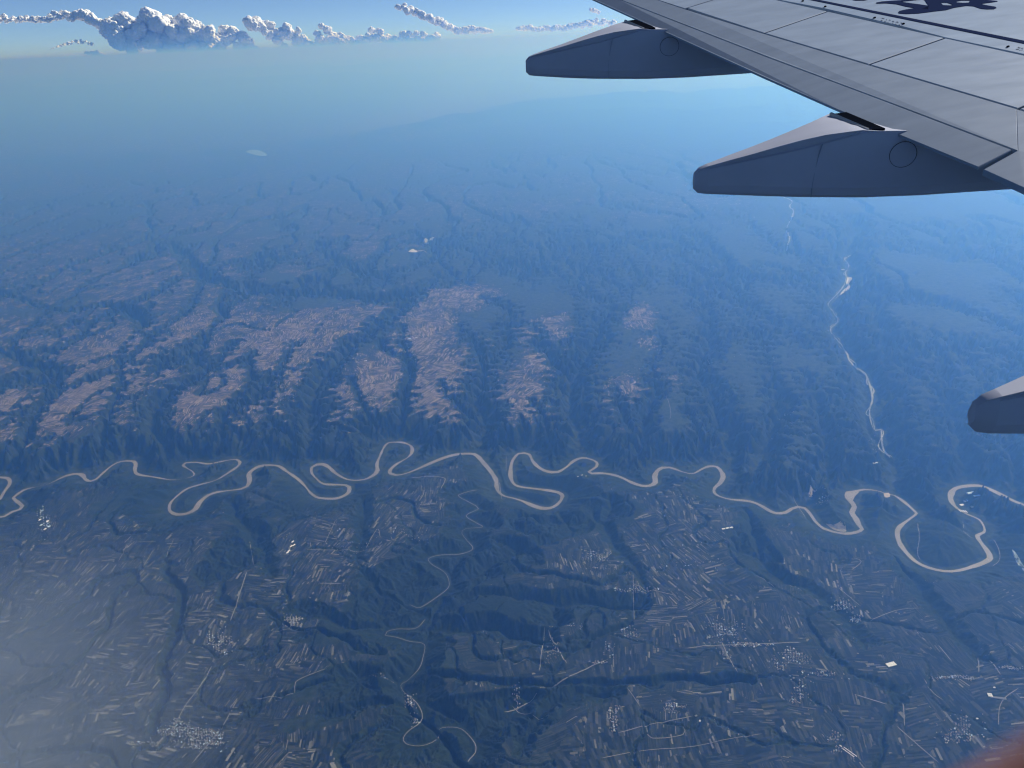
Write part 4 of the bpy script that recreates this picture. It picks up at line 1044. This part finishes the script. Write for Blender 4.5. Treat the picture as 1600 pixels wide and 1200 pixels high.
cloud('ragged two-humped white cumulus right of the big bank', [(385, 22), (400, 19), (408, 34), (415, 30), (423, 25), (437, 36), (458, 29), (470, 48), (487, 60), (498, 66)], [(385, 34), (405, 46), (415, 62), (450, 70), (480, 74), (498, 74)], 46, 3, 7.5, 5, sink=8)
cloud('small upright white cumulus before the long low row', [(495, 38), (508, 32), (518, 44), (531, 60)], [(495, 66), (515, 72), (531, 71)], 14, 4, 7, 6, sink=8)
cloud('long low row of white cumulus humps', [(528, 52), (543, 46), (560, 55), (568, 42), (577, 38), (595, 44), (605, 54), (620, 52), (640, 43), (655, 48), (685, 50)], [(528, 62), (560, 68), (600, 63), (640, 62), (685, 58)], 56, 3, 6, 7, sink=10)
cloud('slanting white cumulus ridge reaching highest in the middle of the sky', [(619, 8), (632, 3), (645, 8), (660, 15), (680, 22), (693, 28), (705, 38), (720, 44), (735, 37), (750, 41), (770, 47)], [(619, 13), (645, 26), (665, 32), (690, 44), (710, 52), (740, 53), (770, 51)], 90, 2.2, 5.0, 8)
cloud('faint low row of white cumulus beside the wing', [(806, 43), (825, 37), (840, 42), (858, 36), (880, 39), (900, 34), (925, 26), (960, 30)], [(806, 47), (840, 50), (880, 49), (925, 44), (960, 42)], 60, 2, 4, 9)
cloud('small detached white puff above the low row', [(920, 13), (928, 11), (937, 18)], [(920, 16), (930, 20), (937, 22)], 6, 2, 3, 10)
cloud('thin white cloud wisp below the tower of the big bank', [(80, 75), (100, 67), (110, 62), (122, 59), (145, 66)], [(80, 77), (110, 70), (145, 71)], 20, 1.5, 3, 11, flat_=.6)
cloud('low white cloud streak under the biggest cumulus', [(133, 80), (150, 79), (165, 86), (188, 94)], [(133, 84), (160, 92), (188, 97)], 14, 2, 4.5, 12)
cloud('lowest small white cloud under the big bank', [(190, 90), (205, 84), (218, 94)], [(190, 94), (205, 95), (218, 97)], 8, 2, 4, 13)

# ---------------------------------------------------------------- white volume added below the aircraft, imitating window glare at the lower left
mm, mn, _ = new_mat('glare_veil')
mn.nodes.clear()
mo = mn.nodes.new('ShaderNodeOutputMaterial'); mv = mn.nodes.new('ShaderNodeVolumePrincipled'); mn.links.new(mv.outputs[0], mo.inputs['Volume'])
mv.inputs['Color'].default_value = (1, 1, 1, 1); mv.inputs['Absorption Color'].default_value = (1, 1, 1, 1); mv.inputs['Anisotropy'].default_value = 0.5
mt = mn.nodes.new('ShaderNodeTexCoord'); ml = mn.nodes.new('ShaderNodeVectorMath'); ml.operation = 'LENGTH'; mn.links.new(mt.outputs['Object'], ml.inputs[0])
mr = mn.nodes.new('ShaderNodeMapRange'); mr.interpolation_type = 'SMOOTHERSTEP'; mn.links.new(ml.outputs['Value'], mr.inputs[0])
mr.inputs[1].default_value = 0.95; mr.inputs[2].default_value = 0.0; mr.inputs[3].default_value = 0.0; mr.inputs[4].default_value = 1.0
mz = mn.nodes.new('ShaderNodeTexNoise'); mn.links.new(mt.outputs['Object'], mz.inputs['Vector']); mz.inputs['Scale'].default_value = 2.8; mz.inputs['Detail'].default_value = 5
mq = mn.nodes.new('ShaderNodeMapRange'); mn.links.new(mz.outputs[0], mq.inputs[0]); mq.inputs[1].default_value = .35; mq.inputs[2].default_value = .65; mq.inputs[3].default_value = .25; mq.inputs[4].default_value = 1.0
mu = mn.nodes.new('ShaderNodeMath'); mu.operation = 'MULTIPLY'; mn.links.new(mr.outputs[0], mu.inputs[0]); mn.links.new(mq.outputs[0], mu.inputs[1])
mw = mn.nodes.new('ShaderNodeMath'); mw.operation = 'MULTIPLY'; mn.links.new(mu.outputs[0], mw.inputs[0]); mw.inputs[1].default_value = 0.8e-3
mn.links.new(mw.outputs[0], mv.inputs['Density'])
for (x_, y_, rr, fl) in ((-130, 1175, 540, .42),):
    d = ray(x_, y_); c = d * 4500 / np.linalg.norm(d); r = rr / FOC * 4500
    me = bpy.data.meshes.new('glare_veil'); me.from_pydata(ico3_v.tolist(), [], ico3_f.tolist()); me.update()
    mo_ = link_mesh('glare_veil', me, [mm], kind='stuff')
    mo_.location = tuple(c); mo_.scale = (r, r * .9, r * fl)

# ---------------------------------------------------------------- rim of the cabin window, far out of focus
M_RIM = paint('brown_rubber', (0.5, 0.21, 0.14), 0.8)
d = ray(1607, 1209); yw = 0.06
cx_, cz_ = d[0] / d[1] * yw - .1 * .7071, d[2] / d[1] * yw + .1 * .7071
path = []
for qx, qz, a0 in ((0, 0, -90), (0, .14, 0), (-.05, .14, 90), (-.05, 0, 180)):
    for a_ in np.radians(np.linspace(a0, a0 + 90, 14)): path.append((cx_ + qx + .1 * math.cos(a_), cz_ + qz + .1 * math.sin(a_), math.cos(a_), math.sin(a_)))
vs, fs = [], []
for (x_, z_, ca, sa_) in path:
    for t_ in np.linspace(0, 2 * math.pi, 9)[:-1]:
        vs.append((x_ + ca * (.012 + .012 * math.cos(t_)), yw + .008 * math.sin(t_), z_ + sa_ * (.012 + .012 * math.cos(t_))))
n = len(path)
for i in range(n):
    for k in range(8): fs.append((i * 8 + k, i * 8 + (k + 1) % 8, ((i + 1) % n) * 8 + (k + 1) % 8, ((i + 1) % n) * 8 + k))
me = bpy.data.meshes.new('cabin_window_rim'); me.from_pydata(vs, [], fs); me.polygons.foreach_set('use_smooth', [True] * len(fs)); me.update()
link_mesh('cabin_window_rim', me, [M_RIM], label='blurred reddish-brown rim of the cabin window in the lower right corner', category='window rim')
cam_data.dof.use_dof = True
cam_data.dof.focus_distance = 16.0
cam_data.dof.aperture_fstop = 5.5
